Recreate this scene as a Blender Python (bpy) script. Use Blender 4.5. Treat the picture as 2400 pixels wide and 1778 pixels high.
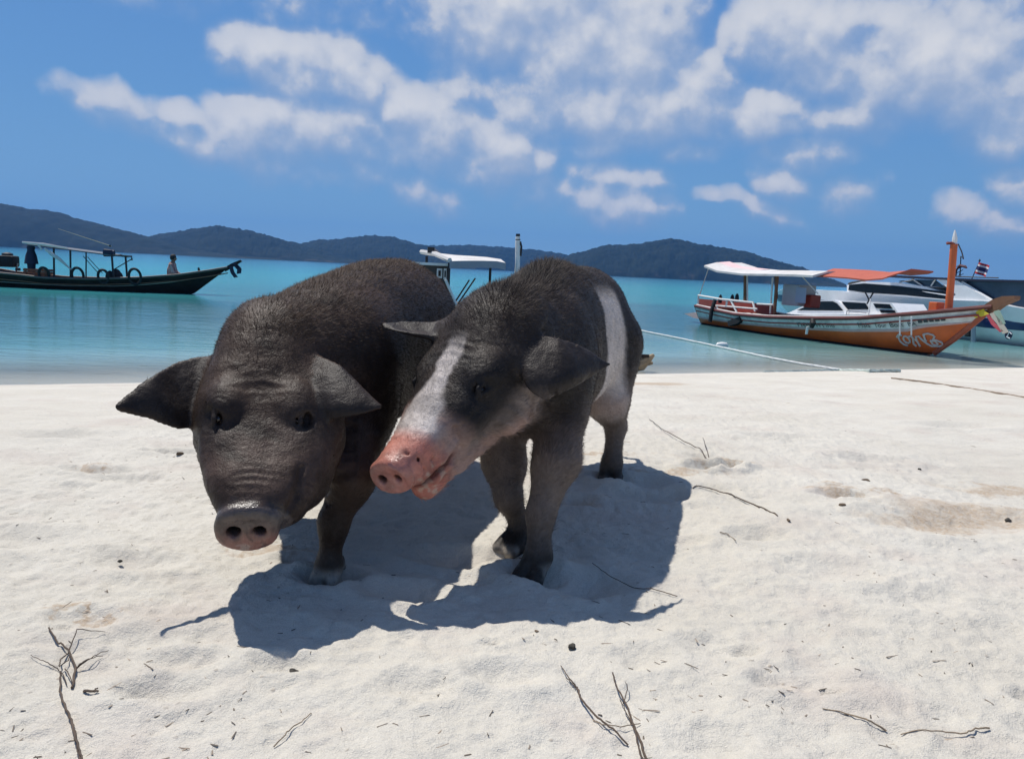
import bpy, bmesh, math, random
import numpy as np
from mathutils import Vector, Matrix
rnd = random.Random(7); rng = np.random.default_rng(11)
for o in list(bpy.data.objects): bpy.data.objects.remove(o)
SC = bpy.context.scene; COL = SC.collection
R = math.radians
# ------------------------------------------------------------------ camera
CAMZ, FPX, CX, CY = 0.75, 1848.0, 1200.0, 889.0          # photograph pixels (2400 x 1778)
ROLL, PITCH = R(2.75), R(7.85)
cp, sp, cr, sr = math.cos(PITCH), math.sin(PITCH), math.cos(ROLL), math.sin(ROLL)
FWD = Vector((0, cp, -sp)); UP0 = Vector((0, sp, cp)); RX0 = Vector((1, 0, 0))
RGT = RX0*cr + UP0*sr; UPV = UP0*cr - RX0*sr
cam = bpy.data.cameras.new('camera'); camo = bpy.data.objects.new('camera', cam); COL.objects.link(camo)
cam.sensor_width = 36; cam.lens = 36*FPX/2400; cam.clip_start = 0.05; cam.clip_end = 20000
camo.matrix_world = Matrix(((RGT.x, UPV.x, -FWD.x, 0), (RGT.y, UPV.y, -FWD.y, 0), (RGT.z, UPV.z, -FWD.z, CAMZ), (0, 0, 0, 1)))
SC.camera = camo
def ray(px, py): return (FWD*FPX + RGT*(px-CX) - UPV*(py-CY))
def pt(px, py, y):                       # point of a pixel's ray at world distance y
    d = ray(px, py); k = y/d.y
    return Vector((d.x*k, y, CAMZ + d.z*k))
def gnd(px, py, z=0.0):                  # where it meets a level surface
    d = ray(px, py); k = (z-CAMZ)/d.z
    return Vector((d.x*k, d.y*k, z))
DS = 2400/2230.0
def dp(x, y, d): return pt(x*DS, y*DS, d)
def dg(x, y, z=0.0): return gnd(x*DS, y*DS, z)
# ------------------------------------------------------------------ sun, sky, exposure
SUNV = Vector((-0.355, 0.335, 1.0)).normalized()
sl = bpy.data.lights.new('sun', 'SUN'); sl.energy = 5.0; sl.angle = R(0.55); sl.color = (1.0, 0.955, 0.89)
so = bpy.data.objects.new('sun', sl); COL.objects.link(so); so.location = (-3, 3, 8)
so.rotation_euler = (-SUNV).to_track_quat('-Z', 'Y').to_euler()
vs = SC.view_settings; vs.view_transform = 'Standard'; vs.look = 'None'; vs.gamma = 1; vs.exposure = 0.0
W = bpy.data.worlds.new('World'); SC.world = W; W.use_nodes = True

class NT:                                 # small node-tree helper
    def __init__(s, tree): s.t = tree; s.n = tree.nodes; s.l = tree.links
    def new(s, typ, **kw):
        n = s.n.new(typ)
        for k, v in kw.items(): setattr(n, k, v)
        return n
    def put(s, sock, v):
        if hasattr(v, 'is_output') or isinstance(v, bpy.types.NodeSocket): s.l.new(v, sock)
        elif v is not None: sock.default_value = v
    def math(s, op, a, b=None, c=None, clamp=False):
        n = s.new('ShaderNodeMath', operation=op, use_clamp=clamp)
        for i, v in enumerate((a, b, c)):
            if v is not None: s.put(n.inputs[i], v)
        return n.outputs[0]
    def vmath(s, op, a, b=None, out=0):
        n = s.new('ShaderNodeVectorMath', operation=op); s.put(n.inputs[0], a)
        if b is not None: s.put(n.inputs[1], b)
        return n.outputs[out]
    def noise(s, vec, scale, detail=4, rough=0.5, dist=0.0, out=0):
        n = s.new('ShaderNodeTexNoise'); s.put(n.inputs['Vector'], vec)
        n.inputs['Scale'].default_value = scale; n.inputs['Detail'].default_value = detail
        n.inputs['Roughness'].default_value = rough; n.inputs['Distortion'].default_value = dist
        return n.outputs[out]
    def ramp(s, fac, stops, interp='LINEAR'):
        n = s.new('ShaderNodeValToRGB'); n.color_ramp.interpolation = interp; s.put(n.inputs[0], fac)
        e = n.color_ramp.elements
        while len(e) < len(stops): e.new(0.5)
        for el, (p, c) in zip(e, stops):
            el.position = p; el.color = (c, c, c, 1) if isinstance(c, (int, float)) else (*c[:3], 1)
        return n.outputs[0]
    def mix(s, fac, a, b, blend='MIX'):
        n = s.new('ShaderNodeMix', data_type='RGBA', blend_type=blend)
        s.put(n.inputs[0], fac)
        for i, v in ((6, a), (7, b)):
            s.put(n.inputs[i], (*v[:3], 1) if isinstance(v, (tuple, list)) else v)
        return n.outputs[2]
    def maprange(s, v, a, b, c, d, typ='LINEAR'):
        n = s.new('ShaderNodeMapRange', interpolation_type=typ); s.put(n.inputs[0], v)
        for i, x in enumerate((a, b, c, d)): s.put(n.inputs[i+1], x)
        return n.outputs[0]

def build_world():
    g = NT(W.node_tree); g.n.clear()
    out = g.new('ShaderNodeOutputWorld'); bg = g.new('ShaderNodeBackground')
    sky = g.new('ShaderNodeTexSky', sky_type='NISHITA', sun_disc=False)
    sky.sun_elevation = math.asin(SUNV.z); sky.sun_rotation = math.atan2(SUNV.x, SUNV.y)
    sky.altitude = 0; sky.air_density = 1.0; sky.dust_density = 0.2; sky.ozone_density = 2.0
    co = g.new('ShaderNodeTexCoord').outputs['Generated']
    sep = g.new('ShaderNodeSeparateXYZ'); g.l.new(co, sep.inputs[0])
    az = g.math('ARCTAN2', sep.outputs[0], sep.outputs[1]); el = g.math('ARCSINE', sep.outputs[2])
    cv = g.new('ShaderNodeCombineXYZ'); g.put(cv.inputs[0], az); g.put(cv.inputs[1], el); cv.inputs[2].default_value = 1.0
    p = cv.outputs[0]
    grad = g.ramp(g.maprange(el, 0.0, 1.5708, 0.0, 1.0), [(0.0, (0.185, 0.385, 0.620)), (0.12, (0.125, 0.305, 0.610)), (0.28, (0.080, 0.225, 0.570)), (0.5, (0.05, 0.14, 0.36)), (1.0, (0.032, 0.085, 0.22))])
    grad = g.mix(1.0, grad, (10.0, 10.0, 10.0), 'MULTIPLY')
    skyc = g.mix(0.9, sky.outputs[0], grad)
    def cov(pp):
        # domain warp
        w = g.noise(pp, 9.0, 3, 0.6, out=1)
        w = g.vmath('SUBTRACT', w, (0.5, 0.5, 0.5)); w = g.vmath('MULTIPLY', w, (0.05, 0.04, 0))
        q = g.vmath('ADD', pp, w)
        c = None
        for (x, y, rx, ry, rot, st) in CLOUDS:
            d = ray(x, y).normalized(); a0, e0 = math.atan2(d.x, d.y), math.asin(d.z)
            th = R(-rot)+ROLL; ca, sa_ = math.cos(th), math.sin(th); ax, ay = FPX/(rx*1.08), FPX/(ry*1.1)
            u = g.vmath('DOT_PRODUCT', q, (ca*ax, sa_*ax, -(ca*a0+sa_*e0)*ax), out=1)
            w_ = g.vmath('DOT_PRODUCT', q, (-sa_*ay, ca*ay, -(-sa_*a0+ca*e0)*ay), out=1)
            r2 = g.math('MULTIPLY_ADD', u, u, g.math('MULTIPLY', w_, w_))
            v = g.math('MULTIPLY_ADD', r2, -0.62*st, 0.92*st)
            c = v if c is None else g.math('SMOOTH_MAX', c, v, 0.2)
        # beyond the frame the same broken cumulus goes on
        far = g.noise(g.vmath('ADD', pp, (3.1, 0.7, 0)), 2.6, 2, 0.5)
        fv = g.math('MULTIPLY', g.math('SUBTRACT', far, 0.5), 4.0)
        om = g.new('ShaderNodeMapping', vector_type='TEXTURE'); g.put(om.inputs[0], pp)
        om.inputs['Location'].default_value = (0, 0.12, 0); om.inputs['Scale'].default_value = (0.72, 0.42, 1)
        o_ = g.maprange(g.vmath('LENGTH', om.outputs[0], out=1), 1.0, 1.35, -2.5, 0.0)
        lowel = g.maprange(el, 0.02, 0.15, -2.0, 0.0)
        fv = g.math('ADD', g.math('ADD', fv, o_), lowel)
        return g.math('MAXIMUM', c, fv)
    def dens(pp):
        c = cov(pp)
        n = g.noise(pp, 11.0, 8, 0.60)
        n2 = g.noise(pp, 8.0, 3, 0.6)
        wv = g.vmath('ADD', pp, g.vmath('MULTIPLY', g.vmath('SUBTRACT', g.noise(pp, 40.0, 3, 0.6, out=1), (.5, .5, .5)), (.025, .025, 0)))
        bil = None
        for sc_, am in ((17.0, 0.27), (42.0, 0.17)):
            vo = g.new('ShaderNodeTexVoronoi', feature='SMOOTH_F1', voronoi_dimensions='2D'); vo.inputs['Scale'].default_value = sc_; vo.inputs['Smoothness'].default_value = 0.35; g.put(vo.inputs['Vector'], wv)
            t_ = g.math('MULTIPLY', g.math('SUBTRACT', 0.42, vo.outputs['Distance']), am*1.6); bil = t_ if bil is None else g.math('ADD', bil, t_)
        nn = g.math('ADD', g.math('MULTIPLY', g.math('SUBTRACT', n, 0.5), 1.2), g.math('ADD', bil, g.math('MULTIPLY', g.math('SUBTRACT', n2, 0.5), 0.3)))
        return g.math('ADD', c, nn)
    d0 = dens(p)
    d1 = dens(g.vmath('ADD', p, (-0.007, 0.020, 0)))
    slope = g.math('SUBTRACT', d0, d1)                       # >0 where the cloud thins towards the sun: lit crest
    lit = g.maprange(slope, -0.45, 0.6, 0.0, 1.0, 'SMOOTHSTEP')
    wid = g.maprange(lit, 0.35, 0.85, 1.2, 0.42)
    alpha = g.maprange(d0, -0.36, wid, 0.0, 1.0, 'SMOOTHSTEP')
    lit2 = g.math('ADD', g.math('MULTIPLY', lit, 0.62), g.math('MULTIPLY', g.maprange(d0, 0.25, 1.3, 0, 1), 0.38))
    ccol = g.mix(lit2, (3.0, 3.9, 5.6), (7.2, 7.3, 7.6))
    al = g.math('MULTIPLY', alpha, g.maprange(lit, 0, 1, 0.78, 0.98))
    col = g.mix(al, skyc, ccol)
    g.l.new(col, bg.inputs[0]); bg.inputs[1].default_value = 0.10
    g.l.new(bg.outputs[0], out.inputs[0])
CLOUDS = [  # photo x, y, radii, tilt, weight
 (1180, 30, 170, 110, 0, 1.15), (1330, 55, 160, 140, 0, 1.25), (1490, 105, 135, 125, 0, 1.25), (1420, 235, 290, 85, 6, 1.05), (1650, 205, 95, 75, 25, .95), (1300, 265, 160, 60, 0, .85), (1580, 275, 170, 45, 3, .85),
 (1045, 45, 75, 45, 0, .7), (1095, 212, 65, 40, 0, .6), (1400, 345, 80, 28, 0, .5), (1610, 352, 65, 28, 0, .55),
 (615, 125, 85, 50, 0, 1.0), (735, 165, 130, 68, 12, 1.05), (850, 205, 100, 50, 22, .85), (800, 262, 150, 50, 15, .65),
 (600, 300, 110, 65, 0, 1.15), (690, 300, 110, 58, 0, 1.05), (775, 335, 120, 45, 8, .8), (530, 325, 85, 42, 0, .75), (720, 378, 190, 40, 4, .55),
 (955, 268, 75, 55, 0, 1.15), (1045, 300, 110, 70, 8, 1.15), (1160, 340, 110, 62, 15, 1.15), (1245, 378, 60, 40, 0, .8), (1000, 355, 200, 50, 8, .7), (1120, 405, 180, 42, 10, .55),
 (410, 268, 55, 28, 10, .95), (345, 288, 130, 30, 20, .6), (240, 240, 38, 36, 0, .65), (440, 305, 90, 30, 10, .6),
 (1870, 85, 150, 85, 0, 1.1), (1790, 110, 80, 45, 0, .7), (1990, 150, 150, 75, 15, 1.0), (2120, 110, 90, 75, 0, 1.05), (2230, 130, 150, 100, 0, 1.15), (2370, 60, 110, 110, 0, .8), (2350, 215, 150, 95, 20, .95), (2160, 195, 150, 55, 10, .7),
 (1790, 260, 85, 58, 0, 1.0), (1880, 283, 100, 36, 0, .8), (1975, 272, 45, 28, -10, .75), (1880, 355, 85, 45, 5, .6), (1835, 437, 60, 30, 18, .62), (1700, 462, 45, 20, 5, .5),
 (1790, 488, 70, 20, 20, .4), (1975, 448, 50, 38, 10, .25), (2315, 515, 70, 32, 20, .65), (2395, 435, 48, 38, 0, .65), (2060, 260, 60, 40, 0, .35),
 (1430, 470, 110, 48, 15, 1.0), (1340, 450, 80, 40, 10, .6), (1440, 418, 100, 36, 10, .85), (1000, 455, 75, 32, 20, .45), (1260, 430, 150, 34, 14, .5), (640, -25, 240, 36, 0, .2)]
build_world()
W.cycles.sampling_method = 'MANUAL'; W.cycles.sample_map_resolution = 256
# ------------------------------------------------------------------ mesh helpers
def tag(o, label=None, cat=None, group=None, kind=None):
    if label: o['label'] = label
    if cat: o['category'] = cat
    if group: o['group'] = group
    if kind: o['kind'] = kind
    return o
def link_mesh(name, me, mat=None, parent=None, smooth=True):
    o = bpy.data.objects.new(name, me); COL.objects.link(o)
    if mat is not None:
        for m in (mat if isinstance(mat, (list, tuple)) else [mat]): me.materials.append(m)
    if smooth: me.polygons.foreach_set('use_smooth', np.ones(len(me.polygons), bool))
    if parent is not None: o.parent = parent
    return o
def np_mesh(name, V, F, n=4):
    V = np.asarray(V, np.float32); F = np.asarray(F, np.int32)
    me = bpy.data.meshes.new(name); me.vertices.add(len(V)); me.vertices.foreach_set('co', V.ravel())
    me.loops.add(F.size); me.loops.foreach_set('vertex_index', F.ravel())
    me.polygons.add(len(F)); me.polygons.foreach_set('loop_start', np.arange(0, F.size, n, dtype=np.int32))
    me.update(calc_edges=True); return me
def empty(name, loc=(0, 0, 0), rz=0.0):
    o = bpy.data.objects.new(name, None); COL.objects.link(o); o.location = loc; o.rotation_euler = (0, 0, rz)
    o.empty_display_size = 0.1; return o
class MB:                                # collects shapes into one mesh
    def __init__(s): s.v = []; s.f = []
    def add(s, V, F):
        b = len(s.v); s.v += [tuple(v) for v in V]; s.f += [tuple(i+b for i in f) for f in F]; return s
    def box(s, c, d, rot=None, bev=0.0):
        c = Vector(c); h = Vector(d)*0.5; M = rot or Matrix.Identity(3)
        if bev <= 0:
            V = [c + M @ Vector((x*h.x, y*h.y, z*h.z)) for x in (-1, 1) for y in (-1, 1) for z in (-1, 1)]
            F = [(0, 1, 3, 2), (4, 6, 7, 5), (0, 4, 5, 1), (2, 3, 7, 6), (0, 2, 6, 4), (1, 5, 7, 3)]
            return s.add(V, F)
        bm = bmesh.new(); bmesh.ops.create_cube(bm, size=1)
        for v in bm.verts: v.co = Vector((v.co.x*d[0], v.co.y*d[1], v.co.z*d[2]))
        bmesh.ops.bevel(bm, geom=list(bm.edges), offset=bev, segments=2, affect='EDGES', profile=0.6)
        bm.verts.index_update(); V = [c + M @ v.co for v in bm.verts]; F = [[v.index for v in f.verts] for f in bm.faces]; bm.free()
        return s.add(V, F)
    def tube(s, pts, r, n=8, caps=True, closed=False):
        pts = [Vector(p) for p in pts]; m = len(pts); rs = r if isinstance(r, (list, tuple)) else [r]*m
        V = []; F = []; prev = None
        for i, p in enumerate(pts):
            if closed: t = pts[(i+1) % m]-pts[i-1]
            else: t = pts[min(i+1, m-1)]-pts[max(i-1, 0)]
            if t.length < 1e-9: t = Vector((0, 0, 1))
            t.normalize()
            if prev is None:
                a = Vector((0, 0, 1)) if abs(t.z) < 0.9 else Vector((1, 0, 0)); u = t.cross(a).normalized()
            else: u = (prev - t*prev.dot(t)).normalized()
            prev = u; w = t.cross(u)
            for k in range(n):
                an = 2*math.pi*k/n; V.append(p + (u*math.cos(an) + w*math.sin(an))*rs[i])
        for i in range(m if closed else m-1):
            for k in range(n):
                a, b = i*n+k, i*n+(k+1) % n; j = ((i+1) % m)*n
                F.append((a, b, j+(k+1) % n, j+k))
        if caps and not closed:
            F.append(tuple(reversed(range(n)))); F.append(tuple(range((m-1)*n, m*n)))
        return s.add(V, F)
    def lathe(s, c, prof, n=16, axis=None):
        c = Vector(c); q = (axis or Vector((0, 0, 1))).normalized().to_track_quat('Z', 'Y'); V = []; F = []
        for (r, z) in prof:
            for k in range(n):
                a = 2*math.pi*k/n; V.append(c + q @ Vector((r*math.cos(a), r*math.sin(a), z)))
        for i in range(len(prof)-1):
            for k in range(n): F.append((i*n+k, i*n+(k+1) % n, (i+1)*n+(k+1) % n, (i+1)*n+k))
        F.append(tuple(reversed(range(n)))); F.append(tuple(range((len(prof)-1)*n, len(prof)*n)))
        return s.add(V, F)
    def prism(s, poly, off):                 # polygon (3D points) swept by vector off
        poly = [Vector(p) for p in poly]; n = len(poly); off = Vector(off)
        V = poly + [p+off for p in poly]
        F = [tuple(range(n)), tuple(reversed(range(n, 2*n)))] + [(i, i+n, (i+1) % n+n, (i+1) % n) for i in range(n)]
        return s.add(V, F)
    def grid(s, rows, thick=None):           # rows of points -> sheet, thick = offset vector for a real thickness
        m, n = len(rows), len(rows[0]); V = [Vector(p) for r in rows for p in r]
        F = [(i*n+j, i*n+j+1, (i+1)*n+j+1, (i+1)*n+j) for i in range(m-1) for j in range(n-1)]
        if thick is None: return s.add(V, F)
        k = m*n; t = Vector(thick); V2 = V + [p+t for p in V]
        F2 = F + [tuple(x+k for x in reversed(f)) for f in F]
        rim = [j for j in range(n)] + [i*n+n-1 for i in range(1, m)] + [(m-1)*n+j for j in range(n-2, -1, -1)] + [i*n for i in range(m-2, 0, -1)]
        F2 += [(rim[(i+1) % len(rim)], rim[i], rim[i]+k, rim[(i+1) % len(rim)]+k) for i in range(len(rim))]
        return s.add(V2, F2)
    def build(s, name, mat, parent=None, smooth=False):
        me = bpy.data.meshes.new(name); me.from_pydata(s.v, [], s.f); me.update()
        bm = bmesh.new(); bm.from_mesh(me); bmesh.ops.recalc_face_normals(bm, faces=bm.faces); bm.to_mesh(me); bm.free()
        o = link_mesh(name, me, mat, parent, smooth)
        if smooth:
            try: me.set_sharp_from_angle(angle=R(38))
            except Exception: pass
        return o
# ------------------------------------------------------------------ numpy value noise
def _hash(ix, iy, seed):
    h = (ix*374761393 + iy*668265263 + seed*974711) & 0xffffffff
    h = ((h ^ (h >> 13))*1274126177) & 0xffffffff
    return ((h ^ (h >> 16)) & 0xffff)/65535.0
def vnoise(x, y, seed=0):
    ix, iy = np.floor(x).astype(np.int64), np.floor(y).astype(np.int64); fx, fy = x-ix, y-iy
    fx = fx*fx*fx*(fx*(fx*6-15)+10); fy = fy*fy*fy*(fy*(fy*6-15)+10)
    a, b, c, d = _hash(ix, iy, seed), _hash(ix+1, iy, seed), _hash(ix, iy+1, seed), _hash(ix+1, iy+1, seed)
    return (a*(1-fx)+b*fx)*(1-fy) + (c*(1-fx)+d*fx)*fy
def fbm(x, y, oct=4, seed=0, gain=0.5):
    s = 0; a = 1; t = 0
    for o in range(oct):
        c, d = math.cos(0.7*o), math.sin(0.7*o)
        s = s + a*vnoise((x*c-y*d)*2**o + 17.3*o, (x*d+y*c)*2**o - 9.1*o, seed+o); t += a; a *= gain
    return s/t
def sstep(x, a, b):
    t = np.clip((x-a)/(b-a), 0, 1); return t*t*(3-2*t)
# ------------------------------------------------------------------ materials
def mat(name, col, rough=0.5, metal=0.0, var=0.0, vscale=6.0, spec=None, bump=0.0, bscale=40.0, coat=0.0, dirt=None, dirtamt=0.0):
    m = bpy.data.materials.new(name); m.use_nodes = True; g = NT(m.node_tree)
    b = g.n['Principled BSDF']; b.inputs['Roughness'].default_value = rough; b.inputs['Metallic'].default_value = metal
    if spec is not None: b.inputs['Specular IOR Level'].default_value = spec
    if coat: b.inputs['Coat Weight'].default_value = coat
    c = None
    tc = g.new('ShaderNodeTexCoord').outputs['Object']
    base = (*col, 1)
    if var > 0:
        n = g.noise(tc, vscale, 6, 0.6)
        f = g.maprange(n, 0.25, 0.75, 1-var, 1+var)
        c = g.mix(1.0, base, f, 'MULTIPLY')
    if dirt is not None:
        n = g.noise(tc, vscale*0.7, 8, 0.7)
        f = g.maprange(n, 0.45, 0.7, 0.0, dirtamt)
        c = g.mix(f, c if c is not None else base, (*dirt, 1))
    if c is None: b.inputs['Base Color'].default_value = base
    else: g.l.new(c, b.inputs['Base Color'])
    if bump > 0:
        bn = g.new('ShaderNodeBump'); bn.inputs['Strength'].default_value = bump; bn.inputs['Distance'].default_value = 0.01
        g.l.new(g.noise(tc, bscale, 5, 0.6), bn.inputs['Height']); g.l.new(bn.outputs[0], b.inputs['Normal'])
    return m
# ------------------------------------------------------------------ shoreline, sand, sea
WATER = -0.5
SA, SB = gnd(0, 902, WATER), gnd(2400, 861, WATER)
SN = Vector((-(SB.y-SA.y), SB.x-SA.x, 0)).normalized(); SOFF = SN.dot(SA)      # q = SN.p - SOFF, >0 in the sea
DENTS = []      # x, y, radius, depth
def dent(px, py, r, d, asp=1.0): p = dg(px, py, -0.01); DENTS.append((p.x, p.y, r, d, asp))
def base_z(x, y):
    q = x*SN.x + y*SN.y - SOFF
    land = WATER*np.clip(1+q/5.6, 0, 1)**1.5
    sea = WATER - 0.075*np.clip(q, 0, None)
    z = np.where(q < 0, land, np.maximum(sea, -9.0))
    return z, q
def ground_z(x, y, fine=True):
    x = np.asarray(x, float); y = np.asarray(y, float)
    z, q = base_z(x, y)
    lf = sstep(-q, 0.0, 1.2)
    z = z + (fbm(x*0.9, y*0.9, 3, 3)-0.5)*0.055*lf
    z = z + (fbm(x*4.2, y*5.0, 4, 21, 0.55)-0.5)*0.026*(0.15+0.85*lf)
    if fine:
        near = sstep(8-y, 0, 5)
        r = fbm(x*15, y*17, 4, 41, 0.6)
        z = z + (np.abs(r-0.5)*-0.026+0.005)*near*lf
        z = z + (fbm(x*48, y*52, 3, 77, 0.6)-0.5)*0.0068*near*lf
    for (dx, dy, rr, dd, asp) in DENTS:
        d2 = ((x-dx)/rr)**2 + ((y-dy)/(rr*asp))**2
        z = z - dd*np.exp(-d2) + dd*0.45*np.exp(-(np.sqrt(d2)-1.55)**2*3.0)
    return z
def gz(x, y): return float(ground_z(np.array([x]), np.array([y]))[0])
def on_ground(px, py):                    # photo pixel -> point on the real sand surface
    p = gnd(px, py, 0.0)
    for _ in range(6): p = gnd(px, py, gz(p.x, p.y))
    return p
# hoof and foot marks pressed into the sand
for a in [(715,1262,.06,.02,.8),(1155,1248,.065,.022,.8),(1115,1215,.05,.015,.8),(1330,1055,.06,.02,.8),(655,1225,.05,.018,.7),(1400,1062,.09,.02,.6),
          (1560,1030,.07,.035,.55),(1600,1026,.05,.03,.5),(1520,1034,.06,.02,.5),(1240,1095,.07,.022,.6),(1000,1215,.10,.02,.6),(620,1450,.05,.012,.6),
          (1835,1098,.09,.02,.5),(2130,1145,.22,.02,.45),(2010,1160,.25,.018,.4),(180,1360,.06,.012,.7),(220,1030,.10,.018,.4),(390,985,.09,.018,.4),
          (880,1290,.08,.018,.6),(1260,1270,.10,.022,.7),(1420,1085,.12,.02,.5),(120,940,.2,.02,.4),(300,1230,.09,.014,.6),(60,1180,.13,.016,.5),
          (1700,960,.16,.016,.4),(1900,1010,.15,.016,.4),(2080,930,.2,.018,.4),(1650,1180,.08,.014,.6),(1800,1260,.12,.014,.6),(2000,1330,.10,.012,.6),
          (1560,1420,.07,.010,.7),(1750,1500,.07,.010,.7),(900,1500,.06,.010,.7),(400,1500,.06,.010,.7),(1100,1480,.06,.012,.7)]: dent(a[0], a[1], a[2], a[3]*1.45, a[4])
_r = random.Random(5)
for _ in range(45):
    px, py = _r.uniform(-50, 2280), _r.uniform(850, 1640)
    dent(px, py, _r.uniform(.018, .06)*(1+max(0, (1100-py)/350)), _r.uniform(.006, .014), _r.uniform(.5, .9))
def axis_coords(lo, hi, fine, grow, far):
    c = list(np.arange(lo, hi+1e-6, fine)); s = fine
    while c[-1] < far: s *= grow; c.append(c[-1]+s)
    s = fine; b = [c[0]]
    while b[-1] > -far: s *= grow; b.append(b[-1]-s)
    return np.array(sorted(set(b[1:]+c)))
def make_sand():
    xs = axis_coords(-1.5, 1.75, 0.0075, 1.06, 3400.0)
    ys = [0.72]; 
    while ys[-1] < 4.0: ys.append(ys[-1]+0.0035+0.0035*ys[-1])
    s = ys[-1]-ys[-2]
    while ys[-1] < 3400: s *= (1.014 if ys[-1] < 16 else 1.12); ys.append(ys[-1]+s)
    b = [0.72]; s = 0.02
    while b[-1] > -300: s *= 1.25; b.append(b[-1]-s)
    ys = np.array(sorted(b[1:])+ys)
    X, Y = np.meshgrid(xs, ys); Z = ground_z(X, Y)
    n, m = X.shape; V = np.stack([X, Y, Z], -1).reshape(-1, 3)
    i = np.arange(n*m).reshape(n, m); F = np.stack([i[:-1, :-1], i[:-1, 1:], i[1:, 1:], i[1:, :-1]], -1).reshape(-1, 4)
    print('sand', V.shape, F.shape)
    m = bpy.data.materials.new('coral_sand'); m.use_nodes = True; g = NT(m.node_tree); b = g.n['Principled BSDF']
    tc = g.new('ShaderNodeNewGeometry').outputs['Position']
    big = g.noise(tc, 1.1, 5, 0.6); med = g.noise(tc, 7.0, 6, 0.65); fin = g.noise(tc, 70.0, 5, 0.7); grn = g.noise(tc, 420.0, 2, 0.6)
    c = g.mix(g.maprange(big, 0.35, 0.65, 0, 1), SAND_A, SAND_B)
    c = g.mix(g.maprange(g.noise(tc, 2.3, 4, 0.6), 0.52, 0.72, 0, 0.55), c, (0.50, 0.425, 0.375))
    c = g.mix(1.0, c, g.maprange(med, 0.2, 0.8, 0.95, 1.04), 'MULTIPLY')
    c = g.mix(1.0, c, g.maprange(fin, 0.2, 0.8, 0.93, 1.07), 'MULTIPLY')
    c = g.mix(1.0, c, g.maprange(grn, 0.25, 0.75, 0.86, 1.10), 'MULTIPLY')
    # coral and shell grit, bits of dry plant
    vo = g.new('ShaderNodeTexVoronoi'); vo.inputs['Scale'].default_value = 26.0; g.l.new(tc, vo.inputs['Vector'])
    pick = g.noise(tc, 5.0, 3, 0.6)
    spk = g.math('MULTIPLY', g.maprange(vo.outputs['Distance'], 0.05, 0.14, 1, 0), g.maprange(pick, 0.50, 0.62, 0, 0.75))
    c = g.mix(spk, c, (0.30, 0.25, 0.20))
    # damp and trodden tan patches
    tan = None
    for (px, py, rx, ry) in TAN:
        p = dg(px, py, -0.03)
        mp = g.new('ShaderNodeMapping', vector_type='TEXTURE'); g.put(mp.inputs[0], g.vmath('ADD', tc, g.vmath('MULTIPLY', g.vmath('SUBTRACT', g.noise(tc, 6.0, 5, 0.65, out=1), (.5, .5, .5)), (.55, .55, 0))))
        mp.inputs['Location'].default_value = (p.x, p.y, 0); mp.inputs['Scale'].default_value = (rx, ry, 1000)
        v = g.maprange(g.vmath('LENGTH', mp.outputs[0], out=1), 0.35, 1.1, 1, 0, 'SMOOTHSTEP')
        tan = v if tan is None else g.math('MAXIMUM', tan, v)
    c = g.mix(g.math('MULTIPLY', tan, g.maprange(fin, 0.3, 0.65, 0.15, 0.85)), c, (0.40, 0.29, 0.19))
    # wet sand along the waterline
    sp_ = g.new('ShaderNodeSeparateXYZ'); g.l.new(tc, sp_.inputs[0])
    wz = g.math('ADD', sp_.outputs[2], g.maprange(med, 0.2, 0.8, -0.012, 0.012))
    wet = g.maprange(wz, WATER+0.008, WATER+0.045, 1, 0)
    c = g.mix(g.math('MULTIPLY', wet, 0.6), c, (0.40, 0.37, 0.335))
    g.l.new(c, b.inputs['Base Color'])
    g.l.new(g.maprange(wet, 0, 1, 0.9, 0.35), b.inputs['Roughness']); b.inputs['Specular IOR Level'].default_value = 0.25
    h = g.math('ADD', g.math('MULTIPLY', fin, 1.0), g.math('MULTIPLY', grn, 0.35))
    h = g.math('ADD', h, g.math('MULTIPLY', spk, 0.5))
    bn = g.new('ShaderNodeBump'); bn.inputs['Strength'].default_value = 0.75; bn.inputs['Distance'].default_value = 0.010
    g.l.new(h, bn.inputs['Height']); g.l.new(bn.outputs[0], b.inputs['Normal'])
    o = link_mesh('sand', np_mesh('sand', V, F), m); tag(o, 'white coral sand beach sloping down to the sea', kind='structure'); return o
SAND_A, SAND_B = (0.572, 0.535, 0.462), (0.632, 0.600, 0.530)
TAN = [(2130, 1145, .34, .16), (2010, 1160, .25, .12), (1835, 1098, .20, .05), (1580, 1030, .22, .06), (1440, 1050, .3, .05), (1300, 1010, .25, .06), (600, 1215, .14, .04), (180, 1365, .05, .03), (2190, 1085, .3, .1), (215, 1030, .08, .03), (1405, 795, .5, .4)]
make_sand()

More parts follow.
